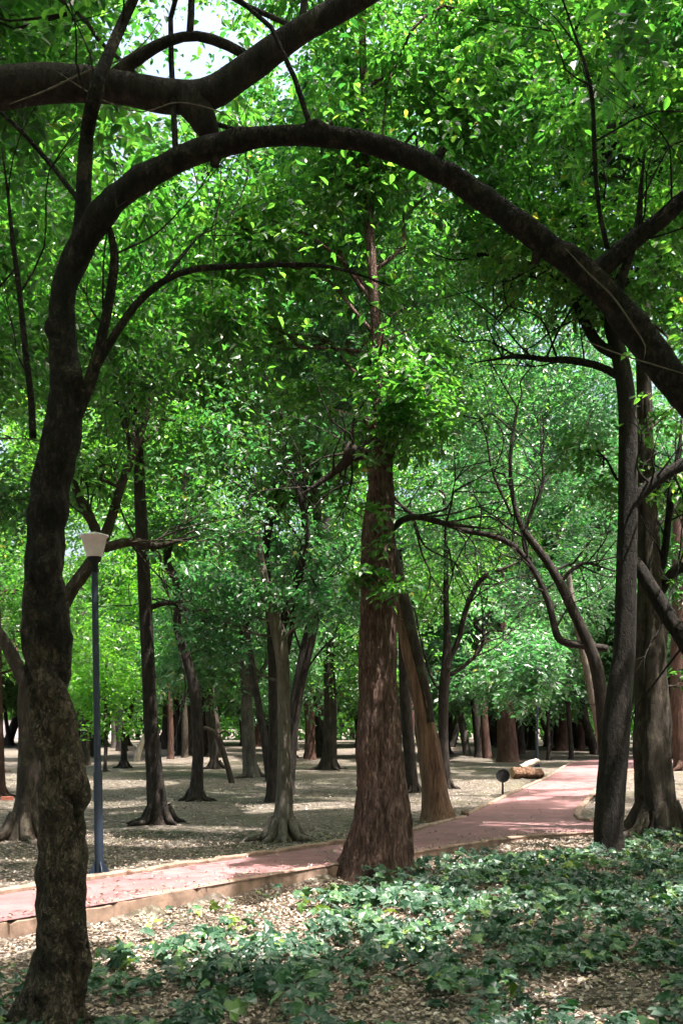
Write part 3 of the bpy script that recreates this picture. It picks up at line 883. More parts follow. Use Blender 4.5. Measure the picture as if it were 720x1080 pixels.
# --- pale fluted tree with its two neighbours
b = G(297, 886)
pf = [(298, 890, 44), (298, 878, 29), (299, 860, 21), (300, 830, 16.5), (300, 790, 14.5), (299, 740, 13.5), (298, 700, 14), (294, 670, 16), (288, 645, 14), (281, 618, 9), (276, 590, 6), (272, 560, 4)]
tree('fluted_tree', 'pale grey fluted tree with a flared rooty foot and sunlit leaves over the far lawn', b, pf, 'pale', d_fluted(61, 0.13, 4), 36, 0.04, roots=8,
     cl=[C(x, y, d, r) for x, y, d, r in ((215, 480, 14.6, .55), (245, 455, 14.8, .6), (285, 450, 14.5, .6), (230, 530, 14.3, .6), (275, 520, 14.0, .6), (320, 500, 14.2, .55), (250, 585, 14.0, .55), (300, 570, 13.9, .5), (335, 560, 14.2, .5),
                                          (220, 610, 14.3, .5), (250, 640, 14.2, .42), (290, 620, 14.0, .36), (325, 610, 14.2, .42), (215, 665, 14.4, .4), (240, 690, 14.5, .3), (345, 530, 14.4, .5), (350, 620, 14.5, .3), (200, 560, 14.8, .5), (330, 440, 15, .6))] + spray(12, 180, 380, 250, 430, 14.5, 18, 0.7) + spray(13, 210, 350, 430, 640, 13.2, 13.9, 0.42),
     per=400, size=0.095, leaf='leaf_cool', droop=0.2,
     limbm='dark', limbs=[[(295, 665, 11), (308, 632, 10), (318, 598, 9), (322, 560, 8), (318, 530, 6), (310, 505, 4)],
            [(303, 690, 5), (307, 665, 5), (309, 640, 4)]])
b = G(287, 846)
tree('dark_tree', 'thin dark trunk pressed close behind the pale fluted tree', b, [(287, 850, 22), (287, 840, 14), (288, 790, 11), (288, 740, 10), (287, 690, 10), (284, 640, 9), (280, 580, 9), (290, 540, 8), (320, 515, 8), (350, 500, 7), (375, 485, 5)], 'dark', d_plain(3), 12, 0.1,
     cl=spray(14, 230, 380, 330, 520, 18, 22, 0.9), per=300, size=0.12, leaf='leaf')
b = G(306, 838)
tree('inclined_tree', 'dark trunk inclined to the right behind the pale fluted tree', b, [(304, 842, 18), (305, 830, 12), (308, 780, 12), (313, 735, 13), (321, 695, 14), (330, 655, 14), (336, 620, 13), (338, 585, 11), (334, 540, 9), (330, 480, 6)], 'dark', d_plain(5), 12, 0.1,
     cl=spray(14, 280, 400, 380, 640, 19.5, 24, 0.8), per=300, size=0.12, leaf='leaf_cool', limbs=[[(335, 640, 9), (350, 632, 8), (366, 630, 7), (390, 620, 5)]])

# --- crooked tree
b = G(206, 845)
tree('crooked_tree', 'crooked dark tree with an S shaped trunk, third trunk right of the lamp post', b, [(206, 849, 24), (207, 838, 17), (208, 815, 13), (209, 790, 11.5), (208, 760, 11.5), (206, 735, 12), (200, 705, 10.5), (192, 680, 10), (187, 655, 9), (190, 630, 9), (185, 610, 8.5), (177, 595, 8), (178, 578, 8), (186, 560, 7), (195, 520, 8), (200, 460, 6)], 'dark', d_plain(7, 0.1), 14, 0.07, roots=5,
     cl=spray(14, 100, 290, 300, 560, 21, 25, 1.0), per=330, size=0.13, leaf='leaf')

# --- the middle distance: (name, label, foot px, points, bark, crown block, leaf)
mid = [
    ('grey_tree', 'straight grey trunk with a pale flared foot between the crooked tree and the fluted tree', (264, 820), [(265, 824, 38), (264, 812, 26), (262, 780, 22), (260, 740, 20), (259, 700, 18), (257, 650, 16), (255, 560, 12)], 'grey', (190, 330, 520, 715, 31, 36, 1.5, 15), 'leaf_cool'),
    ('slanting_tree', 'thin black trunk slanting left just behind the grey trunk', (285, 824), [(285, 828, 12), (283, 815, 10), (279, 780, 10), (273, 745, 9), (267, 710, 9), (260, 660, 7)], 'dark', (215, 330, 560, 690, 29, 34, 1.3, 8), 'leaf'),
    ('narrow_tree', 'narrow dark trunk just right of the crooked tree with a bent dead branch beside it', (227, 811), [(227, 814, 22), (226, 806, 13), (225, 775, 10), (222, 740, 9), (219, 700, 9), (214, 640, 7)], 'dark', (150, 260, 600, 720, 34, 40, 1.3, 10), 'leaf'),
    ('stout_tree', 'stout dark trunk left of the shaggy conifer, widest in its part of the grove', (347, 812), [(347, 816, 30), (347, 806, 22), (348, 775, 18), (348, 740, 16), (347, 700, 15), (345, 640, 13), (344, 540, 9)], 'dark', (300, 400, 540, 715, 34, 40, 1.5, 14), 'leaf'),
    ('reddish_tree', 'straight reddish trunk just left of the stout dark trunk', (327, 801), [(327, 804, 20), (327, 796, 16), (327, 765, 14), (326, 730, 13), (326, 690, 12), (325, 600, 9)], 'red', (290, 380, 560, 730, 44, 50, 1.6, 10), 'leaf_cool'),
    ('short_tree', 'short forked trunk between the lamp post and the slender trunk, sky bright behind its fork', (131, 810), [(131, 813, 17), (131, 805, 10), (131, 785, 8), (133, 770, 8), (137, 755, 6), (141, 730, 5)], 'dark', (90, 180, 640, 760, 34, 38, 1.0, 12), 'leaf_bright'),
    ('brown_tree', 'brown trunk half hidden behind the gnarled tree, left of the lamp post', (90, 807), [(90, 810, 17), (90, 800, 14), (90, 770, 13), (89, 730, 12), (87, 680, 10), (85, 600, 8)], 'brown', (30, 150, 520, 700, 36, 44, 1.5, 13), 'leaf'),
    ('thin_tree', 'very thin trunk touching the right side of the lamp post', (111, 814), [(111, 816, 8), (111, 808, 5), (112, 780, 5), (112, 740, 4), (113, 690, 3)], 'brown', (80, 150, 600, 740, 32, 36, 1.1, 8), 'leaf_bright'),
    ('wide_tree', 'wide grey trunk far off between the lamp post and the forked short trunk', (121, 789), [(121, 791, 13), (121, 785, 9), (121, 765, 8), (122, 740, 7), (122, 700, 6)], 'grey', (90, 160, 620, 750, 66, 72, 2.2, 8), 'leaf'),
    ('slim_tree', 'slim reddish trunk first to the right of the slender black trunk', (180, 801), [(180, 803, 12), (180, 797, 9), (180, 770, 8), (179, 740, 7), (179, 700, 6), (178, 620, 5)], 'red', (140, 220, 600, 735, 44, 50, 1.5, 10), 'leaf_cool'),
    ('mossy_tree', 'greenish trunk second to the right of the slender black trunk', (195, 800), [(195, 802, 14), (195, 796, 10), (195, 770, 9), (194, 740, 8), (193, 690, 7), (192, 620, 5)], 'brown', (150, 240, 560, 720, 45, 52, 1.6, 10), 'leaf'),
    ('edge_tree', 'dark trunk cut by the left edge of the view', (0, 841), [(0, 846, 26), (0, 834, 17), (-1, 790, 14), (-2, 740, 13), (-3, 680, 12), (-4, 600, 9), (-2, 500, 7)], 'red', (-60, 60, 480, 690, 22, 27, 1.1, 14), 'leaf'),
    ('black_tree', 'black forked trunk right of the leaning stripped trunk', (470, 832), [(471, 836, 22), (470, 826, 15), (468, 795, 13), (467, 760, 13), (468, 725, 14), (471, 695, 13), (471, 665, 9), (470, 630, 8), (470, 580, 6), (468, 520, 5)], 'dark', (420, 560, 420, 640, 25, 31, 1.2, 14), 'leaf'),
    ('rear_tree', 'dark trunk seen in the gap between the shaggy conifer and the leaning trunk', (434, 836), [(435, 840, 24), (434, 828, 18), (431, 790, 16), (428, 750, 15), (426, 710, 14), (424, 660, 12), (420, 580, 9)], 'dark', (380, 470, 430, 640, 25, 30, 1.2, 11), 'leaf'),
    ('massive_tree', 'massive reddish trunk beyond the stacked logs', (535, 804), [(535, 808, 36), (535, 799, 29), (534, 775, 26), (532, 745, 23), (530, 710, 19), (528, 650, 13), (526, 560, 8)], 'red', (470, 600, 570, 738, 43, 50, 1.9, 20), 'leaf_cool'),
    ('tilted_tree', 'tilted grey trunk leaning left at the left end of the cluster beyond the red path', (492, 797), [(494, 800, 14), (492, 792, 11), (488, 770, 10), (483, 745, 9), (478, 715, 8), (472, 670, 6)], 'grey', (440, 520, 600, 730, 50, 56, 1.8, 9), 'leaf_cool'),
    ('dim_tree', 'dim dark trunk left of a reddish twin in the cluster beyond the red path', (505, 799), [(505, 802, 16), (505, 794, 13), (503, 770, 12), (500, 740, 10), (498, 700, 8)], 'dark', (460, 540, 610, 735, 49, 54, 1.8, 8), 'leaf_cool'),
    ('ruddy_tree', 'ruddy trunk with a broken stub between the dim dark trunk and the massive one', (513, 800), [(514, 803, 16), (513, 795, 13), (511, 770, 11), (510, 745, 9), (509, 700, 7)], 'red', (470, 560, 620, 735, 48, 52, 1.6, 8), 'leaf_cool'),
    ('twin_tree', 'small dark trunk first to the right of the massive reddish trunk', (549, 794), [(549, 797, 13), (549, 790, 9), (550, 765, 8), (552, 735, 7), (554, 690, 5)], 'dark', (510, 600, 600, 735, 56, 62, 2.0, 8), 'leaf_cool'),
    ('plump_tree', 'flared dark trunk just left of the distant lamp post', (560, 791), [(560, 794, 16), (560, 787, 11), (561, 765, 9), (562, 735, 8), (564, 690, 6)], 'dark', (520, 610, 610, 735, 60, 68, 2.2, 8), 'leaf_cool'),
    ('sapling_tree', 'thin young trunk right of the distant lamp post, foot at the path bend', (578, 802), [(578, 804, 9), (578, 798, 6), (578, 775, 5), (577, 745, 5), (576, 700, 4)], 'dark', (540, 620, 600, 730, 46, 52, 1.6, 9), 'leaf_cool'),
    ('flared_tree', 'dark trunk with a wide flared foot beyond the young thin trunk', (587, 787), [(587, 790, 26), (587, 783, 15), (585, 765, 10), (584, 740, 9), (582, 700, 7)], 'dark', (540, 640, 590, 730, 72, 78, 2.4, 9), 'leaf_cool'),
    ('stick_tree', 'stick thin dark trunk at the far bend of the red path', (602, 801), [(602, 803, 11), (602, 797, 7), (601, 775, 6), (599, 750, 6), (596, 715, 5), (592, 660, 4)], 'dark', (560, 640, 600, 720, 47, 52, 1.5, 8), 'leaf_cool'),
    ('swaying_tree', 'leaning dark trunk just right of the thin one at the far bend of the path', (610, 789), [(613, 792, 22), (610, 785, 14), (605, 765, 11), (599, 740, 9), (594, 700, 7)], 'dark', (560, 650, 590, 725, 62, 70, 2.1, 8), 'leaf_cool'),
    ('curved_tree', 'curved dark trunk leaning over the path end beside the smooth dark trunk', (626, 796), [(628, 799, 18), (626, 791, 13), (620, 770, 11), (615, 752, 11), (616, 730, 10), (620, 700, 8), (622, 650, 6)], 'dark', (580, 680, 580, 700, 54, 60, 1.8, 8), 'leaf_cool'),
    ('spreading_tree', 'dark tree behind the smooth trunk sending long bare limbs far out to the left', (641, 842), [(641, 846, 26), (640, 830, 20), (637, 780, 18), (633, 730, 18), (626, 695, 17), (614, 665, 15), (602, 640, 14), (590, 615, 12), (575, 590, 11), (560, 570, 10), (548, 552, 8), (540, 520, 6), (538, 480, 5), (545, 430, 4)], 'dark', (440, 640, 430, 600, 22, 27, 1.1, 14), 'leaf_cool'),
    ('ashen_tree', 'ashen pale leaning trunk seen between the limbs left of the smooth dark trunk', (640, 826), [(641, 830, 20), (639, 810, 14), (632, 770, 13), (625, 735, 13), (618, 700, 13), (611, 670, 11), (604, 640, 9), (598, 600, 7)], 'pale', (560, 680, 470, 640, 27, 32, 1.2, 12), 'leaf_cool'),
    ('maroon_tree', 'maroon trunk at the right edge of the view beyond the hollow tree', (722, 812), [(724, 816, 40), (722, 806, 32), (719, 780, 28), (717, 740, 26), (716, 690, 23), (715, 620, 18), (714, 520, 12)], 'red', (660, 780, 500, 700, 36, 42, 1.6, 14), 'leaf_cool'),
]
mid_limbs = {
    'black_tree': [[(472, 700, 8), (484, 672, 8), (489, 650, 8), (498, 626, 7), (510, 608, 6), (530, 600, 5), (548, 592, 3)], [(474, 712, 7), (492, 700, 6), (505, 686, 6), (510, 670, 6), (500, 658, 5), (512, 650, 4)], [(467, 730, 4), (455, 715, 4), (440, 660, 3)]],
    'spreading_tree': [[(640, 684, 11), (615, 681, 11), (597, 678, 11), (588, 672, 11), (583, 655, 10), (578, 635, 10), (568, 612, 9), (556, 592, 9), (540, 575, 9), (518, 565, 8), (492, 560, 8), (466, 552, 7), (440, 545, 6), (425, 535, 5), (410, 520, 3)],
                       [(556, 590, 7), (552, 568, 6), (560, 540, 6), (572, 510, 5), (570, 470, 4)], [(590, 614, 6), (604, 600, 6), (618, 594, 5), (640, 600, 4)],
                       [(540, 545, 4), (520, 500, 4), (512, 460, 3)]],
    'narrow_tree': [[(205, 742, 4), (212, 765, 4), (220, 768, 4), (228, 774, 5), (234, 790, 5), (240, 812, 5), (245, 826, 5)]],
    'thin_tree': [], 'grey_tree': [[(262, 740, 6), (280, 700, 5), (300, 680, 4)]],
}
for nm, lab, foot, pts, bk, blk, lf in mid:
    b = G(*foot)
    x0, x1, y0, y1, da, db, rc, n = blk
    far = b[1] > 40
    sz = 0.13 if b[1] < 28 else (0.17 if not far else 0.24)
    cl = spray(n, x0, x1, y0, y1, da, db, rc) + spray(n, x0 - 30, x1 + 30, y0 - 190, y0, da, db, rc * 1.15)
    if nm == 'narrow_tree':
        lbs = []
    else:
        lbs = mid_limbs.get(nm, [])
    wf = 0.62 if nm == 'grey_tree' else 0.8
    pts = [(p[0], p[1], p[2] * wf) for p in pts]
    lbs = [[(p[0], p[1], p[2] * 0.72) for p in l] for l in lbs]
    tree(nm, lab, b, pts, bk, d_plain(int(foot[0]) % 40, 0.09, 4), 12 if not far else 10, 0.12, cl=cl, per=(330 if b[1] < 40 else 260), size=sz, six=False, leaf=lf,
         limbs=lbs, roots=0 if far else 4, nl=7, bias=0.05)

# bent dead branch propped on the ground
b = G(244, 826)
e = empty('dead_branch', b, 'bent dead branch arching to the ground beside the crooked tree', 'branch')
V, Q = sweep(px_path([(211, 771, 4), (216, 768, 4), (224, 771, 5), (231, 779, 6), (236, 795, 6), (241, 812, 6), (245, 828, 7)], b[1]), 8, 0.06, d_plain(3, .1), True)
mesh_quads('branch', V, Q, M['brown'], e, b)
V, Q = sweep(px_path([(229, 776, 3), (237, 771, 2.5), (243, 775, 1.5)], b[1]), 6, 0.06, d_plain(4, .1), True)
mesh_quads('twig', V, Q, M['brown'], e, b)

# trees in the far grove that only show as a sliver of trunk: nothing tells them apart
for k in range(115):
    d = rng.uniform(46, 96); x = rng.uniform(-0.36, 0.36) * d
    qx = CX + F * x / d
    if 560 < qx < 660 and d < 60:
        continue
    z = float(ground_z(x, d)); w = rng.uniform(0.16, 0.42)
    tp = [(x, d, z, w * 1.35), (x + rng.normal(0, .1), d, z + .5, w), (x + rng.normal(0, .3), d, z + 2.5, w * 0.85), (x + rng.normal(0, .6), d, 6, w * .6), (x + rng.normal(0, .8), d, 10, w * .3)]
    cl = auto_clumps(x, d, 2.6, 12.5, 3.6, 14, 1.5)
    tree('distant_tree', 'distant slim trunk among the many in the far grove', (x, d, z), None, rng.choice(['dark', 'dark', 'black_bark', 'brown', 'red']), None, 8, 0.6, top=tp, cl=cl, per=230, size=0.3, six=False,
         leaf=rng.choice(['leaf', 'leaf_cool', 'leaf', 'leaf_cool']), group='distant trees of the far grove', nl=6, branches=False, bias=0.08)

# trees outside the view that shade the scene
out = [(-7.5, 4.0), (-9, -6), (-6.5, -11), (0.5, -14), (5.5, -13.5), (11.5, -13), (13, -4), (15, -9), (14.5, 8), (-13, 3), (-12, -3), (16, 3), (-11, -11), (2.5, -2.6), (-2.6, -2.8), (3.2, -18), (9, -18), (-3, -19), (16, 20), (18, 27), (-16, 20), (-14, 8), (19, 13), (-5.2, -1.5), (-9.5, 9), (-8.5, 16), (-13, 13), (-12, 21), (-15, 28), (0.6, -4.5), (4.8, -1.5), (5.2, 3.6), (6.4, 8.6), (9.3, 5.0), (3.8, -6.5), (8.2, -3.5), (-3.2, -6.0), (8.6, 14), (10.6, 10), (12, 19), (14.0, 26), (13, 14), (12.5, 1.5), (17, 34), (-19, 38), (6.5, -8.5), (10.5, -8), (-1, -9.5)]
for x, y in out:
    z = float(ground_z(x, y))
    w = rng.uniform(.15, .24)
    tp = [(x, y, z, w * 1.3), (x + .05, y, z + .4, w), (x + rng.normal(0, .2), y, 2.5, w * .85), (x + rng.normal(0, .4), y, 5, w * .6), (x + rng.normal(0, .5), y, 8, w * .3)]
    nearv = abs(x) < 11 and y < 16 and y > 2.5
    roof = abs(x) < 8 and -6 < y < 13
    cl = auto_clumps(x, y, 4.2 if roof else 3.8, 11.5 if roof else 10.5, 4.4 if roof else 3.5, (42 if y > 2.5 else 75) if roof else 30, 0.85)
    tree('outlying_tree', 'unseen tree added for its high leaf roof that shades the ivy', (x, y, z), None, 'dark', d_plain(3), 10, 0.3, top=tp, cl=cl, per=380 if nearv else 260, size=0.09 if nearv else 0.13, six=nearv,
         leaf='leaf', group='trees around the viewpoint', nl=8, bias=-0.05)

# unseen tall trees added beside the viewpoint; their high leaf roof shades the ivy
for x, y, n, bx in ((-4.4, 3.4, 40, (-3.5, 2.0, 1.5, 6.0)), (4.6, 2.2, 60, (0.5, 8.5, 1.0, 6.6)), (3.4, 0.4, 60, (-0.8, 6.0, 2.8, 6.4))):
    z = float(ground_z(x, y)); w = 0.2
    mx, my = (bx[0] + bx[1]) / 2, (bx[2] + bx[3]) / 2
    tp = [(x, y, z, w * 1.3), (x, y, z + .4, w), (x, y, 4, w * .85), (x * .8 + mx * .2, y * .8 + my * .2, 7, w * .6), (x * .5 + mx * .5, y * .5 + my * .5, 10, w * .3)]
    cl = [(rng.uniform(bx[0], bx[1]), rng.uniform(bx[2], bx[3]), rng.uniform(8.0, 11.5), rng.uniform(.6, 1.1)) for _ in range(n)]
    tree('outlying_tree', 'unseen tree added for its high leaf roof that shades the ivy', (x, y, z), None, 'dark', d_plain(3), 10, 0.3, top=tp, cl=cl, per=300, size=0.12, six=False,
         leaf='leaf', group='trees around the viewpoint', nl=8, bias=-0.05)

# ------------------------------------------------------------------ ground, path, kerbs
def axis_pts(lo, hi, fine0, fine1, f, c):
    a = list(np.arange(fine0, fine1, f))
    x = fine1
    st = f
    while x < hi:
        a.append(x); st = min(st * 1.25, c); x += st
    a.append(hi)
    x = fine0; st = f; pre = []
    while x > lo:
        st = min(st * 1.25, c); x -= st; pre.append(max(x, lo))
    return np.array(sorted(set(pre + a)))


gx = axis_pts(-260, 260, -9, 12, 0.16, 14); gy = axis_pts(-120, 420, 3, 24, 0.16, 14)
X, Y = np.meshgrid(gx, gy)
Z = ground_z(X, Y)
V = np.stack([X, Y, Z], -1).reshape(-1, 3)
nx = len(gx)
ii, jj = np.meshgrid(np.arange(len(gy) - 1), np.arange(nx - 1), indexing='ij')
k = (ii * nx + jj).ravel()
Q = np.stack([k, k + 1, k + nx + 1, k + nx], -1)
o = mesh_quads('ground', V, Q, M['ground']); o['kind'] = 'structure'

far_edge_px = [(-260, 1000 - 18), (-120, 960), (0, 944), (100, 928), (200, 913), (300, 899), (360, 890), (440, 876), (490, 862), (516, 849), (540, 838), (575, 822), (590, 813), (603, 804)]
isl_px = [(900, 852), (720, 862), (650, 866), (622, 867), (609, 865), (604, 860), (608, 852), (618, 842), (628, 832), (638, 822), (652, 814), (700, 808)]


def at_path(l, z=PATHZ):
    return [Gz(x, y, z)[:2] for x, y in l]


ne = [tuple(p) for p in near_edge[0:-1]]
fe = at_path(far_edge_px)
fe0 = np.array(fe[0]) + (np.array(fe[0]) - np.array(fe[1])) * 12
fe = [tuple(fe0)] + [tuple(p) for p in fe]
isl = [tuple(p) for p in at_path(isl_px)]
end = [tuple(p) for p in at_path([(720, 802), (700, 799), (640, 799)])]
ring = ne + isl + end + fe[::-1]
vs = [(x, y, PATHZ) for x, y in ring]
o = poly_mesh('path', vs, [list(range(len(vs)))], M['path']); o['kind'] = 'structure'
import bmesh
bm = bmesh.new(); bm.from_mesh(o.data); bmesh.ops.triangulate(bm, faces=bm.faces[:]); bmesh.ops.recalc_face_normals(bm, faces=bm.faces[:])
if bm.faces[0].normal.z < 0:
    bmesh.ops.reverse_faces(bm, faces=bm.faces[:])
bm.to_mesh(o.data); bm.free()


def kerb(pts, width, top, bottom, side, mat):
    """a run of kerb stones along pts with worn edges; side = +1 lays it on the left of the run"""
    p = np.array(pts, float)
    seg = []
    for a, b in zip(p[:-1], p[1:]):
        n = max(1, int(np.linalg.norm(b - a) / 0.05))
        for t in np.linspace(0, 1, n, endpoint=False):
            seg.append(a * (1 - t) + b * t)
    seg.append(p[-1]); p = np.array(seg)
    T = np.gradient(p, axis=0); T /= np.linalg.norm(T, axis=1)[:, None] + 1e-9
    Nn = np.stack([-T[:, 1], T[:, 0]], -1) * side
    s = np.arange(len(p)) * 0.05
    joint = ((np.arange(len(p)) % 19) == 0) * 1.0
    blk = np.floor(np.arange(len(p)) / 19)
    jit = (np.modf(np.sin(blk * 12.9898) * 43758.5)[0]) * 0.012
    wob = (vn(np.stack([s * 0.9, s * 0], -1), 5) - .5)
    tz = top + wob * 0.018 + jit - joint * 0.02
    wear = 0.016 * np.abs(vn(np.stack([s * 6, s * 0 + 9], -1), 15))
    tz = tz - wear
    w = width * (1 + 0.15 * (vn(np.stack([s * 1.7, s * 0 + 3], -1), 6) - .5))
    c = 0.014
    rows = []
    f0 = joint * 0.012 + 0.010 * vn(np.stack([s * 4, s * 0 + 1], -1), 8) + jit * .5
    for off, z in ((f0, np.full(len(p), bottom)), (f0, tz - c), (f0 + c, tz), (w - c, tz), (w, tz - c), (w, np.full(len(p), bottom))):
        of = off if isinstance(off, np.ndarray) else np.full(len(p), float(off))
        q = p + Nn * of[:, None]
        rows.append(np.column_stack([q, z]))
    V = np.stack(rows, 1).reshape(-1, 3)
    m = 6
    i = np.arange(len(p) - 1)[:, None] * m; j = np.arange(m - 1)[None, :]
    Q = np.stack([i + j, i + j + 1, i + m + j + 1, i + m + j], -1).reshape(-1, 4)
    caps = np.array([[0, 1, 4, 5], [1, 2, 3, 4]])
    Q = np.vstack([Q, caps, caps[:, ::-1] + (len(p) - 1) * m])
    o = mesh_quads('kerb', V, Q, mat, smooth=False); o['kind'] = 'structure'
    return o


kerb(near_edge[:-1], 0.11, PATHZ + 0.012, -0.15, 1, M['kerb'])
kerb(fe, 0.09, PATHZ + 0.045, 0.0, 1, M['kerb'])
kerb(isl, 0.10, PATHZ + 0.05, 0.0, -1, M['kerb'])


# ------------------------------------------------------------------ fallen leaves and ivy
def ground_points(n, x0, x1, y0, y1):
    """points spread over the part of the ground in view"""
    y = np.sqrt(rng.random(n) * (y1 ** 2 - y0 ** 2) + y0 ** 2)
    x = y * rng.uniform(x0, x1, n)
    return x, y


n = 100000
x, y = ground_points(n, -0.38, 0.38, 5.0, 15.0)
x2, y2 = ground_points(26000, -0.36, 0.36, 15.0, 30.0)
x = np.concatenate([x, x2]); y = np.concatenate([y, y2])
fe_a = np.array(fe)
s_near = signed_near(x, y)
px_, py_ = CX + F * x / y, HY + F * (EYE - PATHZ) / y
ring_px = [(CX + F * a / b_, HY + F * (EYE - PATHZ) / b_) for a, b_ in ring if b_ > 1]
on_path = inside([(a, b_) for a, b_ in near_edge_px] + isl_px + [(720, 802), (700, 799), (640, 799)] + far_edge_px[::-1], px_, py_)
pile = vn(np.stack([x * 1.4, y * 1.4], -1), 33)
keepl = np.where(on_path, rng.random(len(x)) < 0.02 + 0.10 * (np.abs(s_near) < 0.3), rng.random(len(x)) < np.where(s_near > 0, 0.45 + 0.55 * pile, 0.06 + 0.22 * pile))
x, y, on_path = x[keepl], y[keepl], on_path[keepl]
z = np.where(on_path, PATHZ, ground_z(x, y)) + 0.006 + rng.random(len(x)) * 0.014
a = rng.uniform(0, 2 * np.pi, len(x))
d = np.stack([np.cos(a), np.sin(a), rng.normal(0, 0.28, len(x))], -1); d /= np.linalg.norm(d, axis=1)[:, None]
nn = np.array([0, 0, 1.0]) + rng.normal(0, 0.32, (len(x), 3)); nn -= d * (nn * d).sum(1)[:, None]; nn /= np.linalg.norm(nn, axis=1)[:, None]
ln = rng.uniform(0.018, 0.052, len(x)) * np.where(y > 15, 1.25, 1.0)
V, Q, m = leaf_mesh(np.stack([x, y, z], -1), d, nn, ln, True, 0.5)
tint = np.repeat(np.clip(rng.normal(0.52, 0.2, len(x)), 0, 1), m)
o = mesh_quads('fallen_leaves', V, Q, M['litter'], None, None, None, tint, False); o['kind'] = 'stuff'

ivy_a = [(335, 955), (365, 940), (440, 914), (520, 908), (600, 904), (650, 897), (720, 876), (900, 860), (900, 1150), (420, 1150), (340, 1010)]
ivy_b = [(-200, 1040), (60, 1028), (150, 1012), (210, 1000), (330, 995), (420, 1000), (430, 1150), (-200, 1150)]
ivy_c = [(135, 985), (170, 962), (260, 948), (350, 945), (350, 1010), (180, 1012)]
ivy_d = [(655, 872), (900, 850), (900, 872), (655, 880)]
x, y = ground_points(52000, -0.42, 0.42, 4.6, 18.5)
z = ground_z(x, y)
px_, py_ = CX + F * x / y, HY + F * (EYE - z) / y
dens = np.zeros(len(x))
dens = np.where(inside(ivy_c, px_, py_), 0.10, dens)
dens = np.where(inside(ivy_b, px_, py_), 0.80, dens)
dens = np.where(inside(ivy_a, px_, py_), 0.85, dens)
dens = np.where(inside(ivy_d, px_, py_), 0.8, dens)
for pl, f in (([(320, 1035), (440, 1020), (470, 1100), (310, 1100)], 0.35), ([(540, 1035), (720, 1025), (740, 1062), (560, 1068)], 0.35), ([(60, 1060), (200, 1060), (200, 1100), (60, 1100)], 0.5),
              ([(440, 905), (640, 895), (640, 906), (450, 920)], 0.35), ([(540, 970), (620, 960), (640, 985), (560, 995)], 0.6)):
    dens = np.where(inside(pl, px_, py_), dens * f, dens)
pat = fbm(np.stack([x * 2.2, y * 2.2], -1), 44, 3)
dens = dens * 0.78 * sstep(0.42, 0.56, pat + 0.085 * (dens > 0.75))
kp = rng.random(len(x)) < dens
x, y, z = x[kp], y[kp], z[kp]
mound = fbm(np.stack([x * 3.1, y * 3.1], -1), 45, 2)
h = 0.03 + 0.20 * mound * rng.random(len(x)) ** 0.7
a = rng.uniform(0, 2 * np.pi, len(x))
nn = np.array([0, -0.25, 1.0]) + rng.normal(0, 0.42, (len(x), 3)); nn[:, 2] = np.abs(nn[:, 2]); nn /= np.linalg.norm(nn, axis=1)[:, None]
d = np.stack([np.cos(a), np.sin(a), -0.25 + 0 * a], -1); d -= nn * (d * nn).sum(1)[:, None]; d /= np.linalg.norm(d, axis=1)[:, None]
sd = np.cross(d, nn)
ln = rng.uniform(0.045, 0.125, len(x)) * (0.8 + 0.5 * mound)
# five-lobed ivy leaf as five quads round the stalk
lob = np.array([(0, 0, 0), (.30, -.12, .02), (.50, .12, -.05), (.28, .30, .05), (.42, .58, -.06), (.17, .60, .05), (0, 1.0, -.10), (-.17, .60, .05), (-.42, .58, -.06), (-.28, .30, .05), (-.50, .12, -.05), (-.30, -.12, .02), (0, .45, -.03)])
qd = np.array([[0, 1, 2, 3], [0, 3, 5, 12], [3, 4, 5, 5], [12, 5, 6, 7], [0, 12, 7, 9], [9, 7, 8, 8], [0, 9, 10, 11]])
qd = np.array([[0, 1, 2, 3], [3, 4, 5, 12], [0, 3, 12, 9], [12, 5, 6, 7], [12, 7, 8, 9], [0, 9, 10, 11]])
pos = np.stack([x, y, z + h], -1)
V = pos[:, None, :] + ln[:, None, None] * (lob[None, :, 0, None] * sd[:, None, :] + (lob[None, :, 1, None] - .3) * d[:, None, :] + lob[None, :, 2, None] * nn[:, None, :])
Q = ((np.arange(len(x)) * 13)[:, None, None] + qd[None]).reshape(-1, 4)
tn = np.clip(rng.normal(0.42, 0.24, len(x)) + 0.5 * (vn(np.stack([x * 2.6, y * 2.6], -1), 61) - .5), 0, 0.87)
yel = (rng.random(len(x)) < 0.035) | ((rng.random(len(x)) < 0.25) & (s_near[0] * 0 + signed_near(x, y) < 1.3) & (y < 11) & (x < -0.2))
tn = np.where(yel, rng.uniform(0.86, 1.0, len(x)), tn)
o = mesh_quads('ivy', V.reshape(-1, 3), Q, M['ivy'], None, None, None, np.repeat(tn, 6), False); o['kind'] = 'stuff'

# fallen twigs
g = Geo()
tx, ty = ground_points(260, -0.34, 0.34, 5.2, 26)
for x_, y_ in zip(tx, ty):
    sx_ = CX + F * x_ / y_; sy_ = HY + F * (EYE - PATHZ) / y_
    if inside([(a_, b_) for a_, b_ in near_edge_px] + isl_px + far_edge_px[::-1], np.array([sx_]), np.array([sy_]))[0]:
        continue
    a_ = rng.uniform(0, 6.28); L_ = rng.uniform(.12, .5); z_ = float(ground_z(x_, y_)) + 0.015
    dv = np.array([math.cos(a_), math.sin(a_), 0]); p0 = np.array([x_, y_, z_]); r_ = rng.uniform(.003, .007)
    p1 = p0 + dv * L_ * .5 + np.append(rng.normal(0, .03, 2), .015); p2 = p0 + dv * L_ + np.append(rng.normal(0, .05, 2), .005)
    V, Q = sweep([(*p0, r_), (*p1, r_ * .9), (*p2, r_ * .5)], 5, .08, None, False); g.add(V, Q)
o = g.build('fallen_twigs', M['vine'], None, None); o['kind'] = 'stuff'

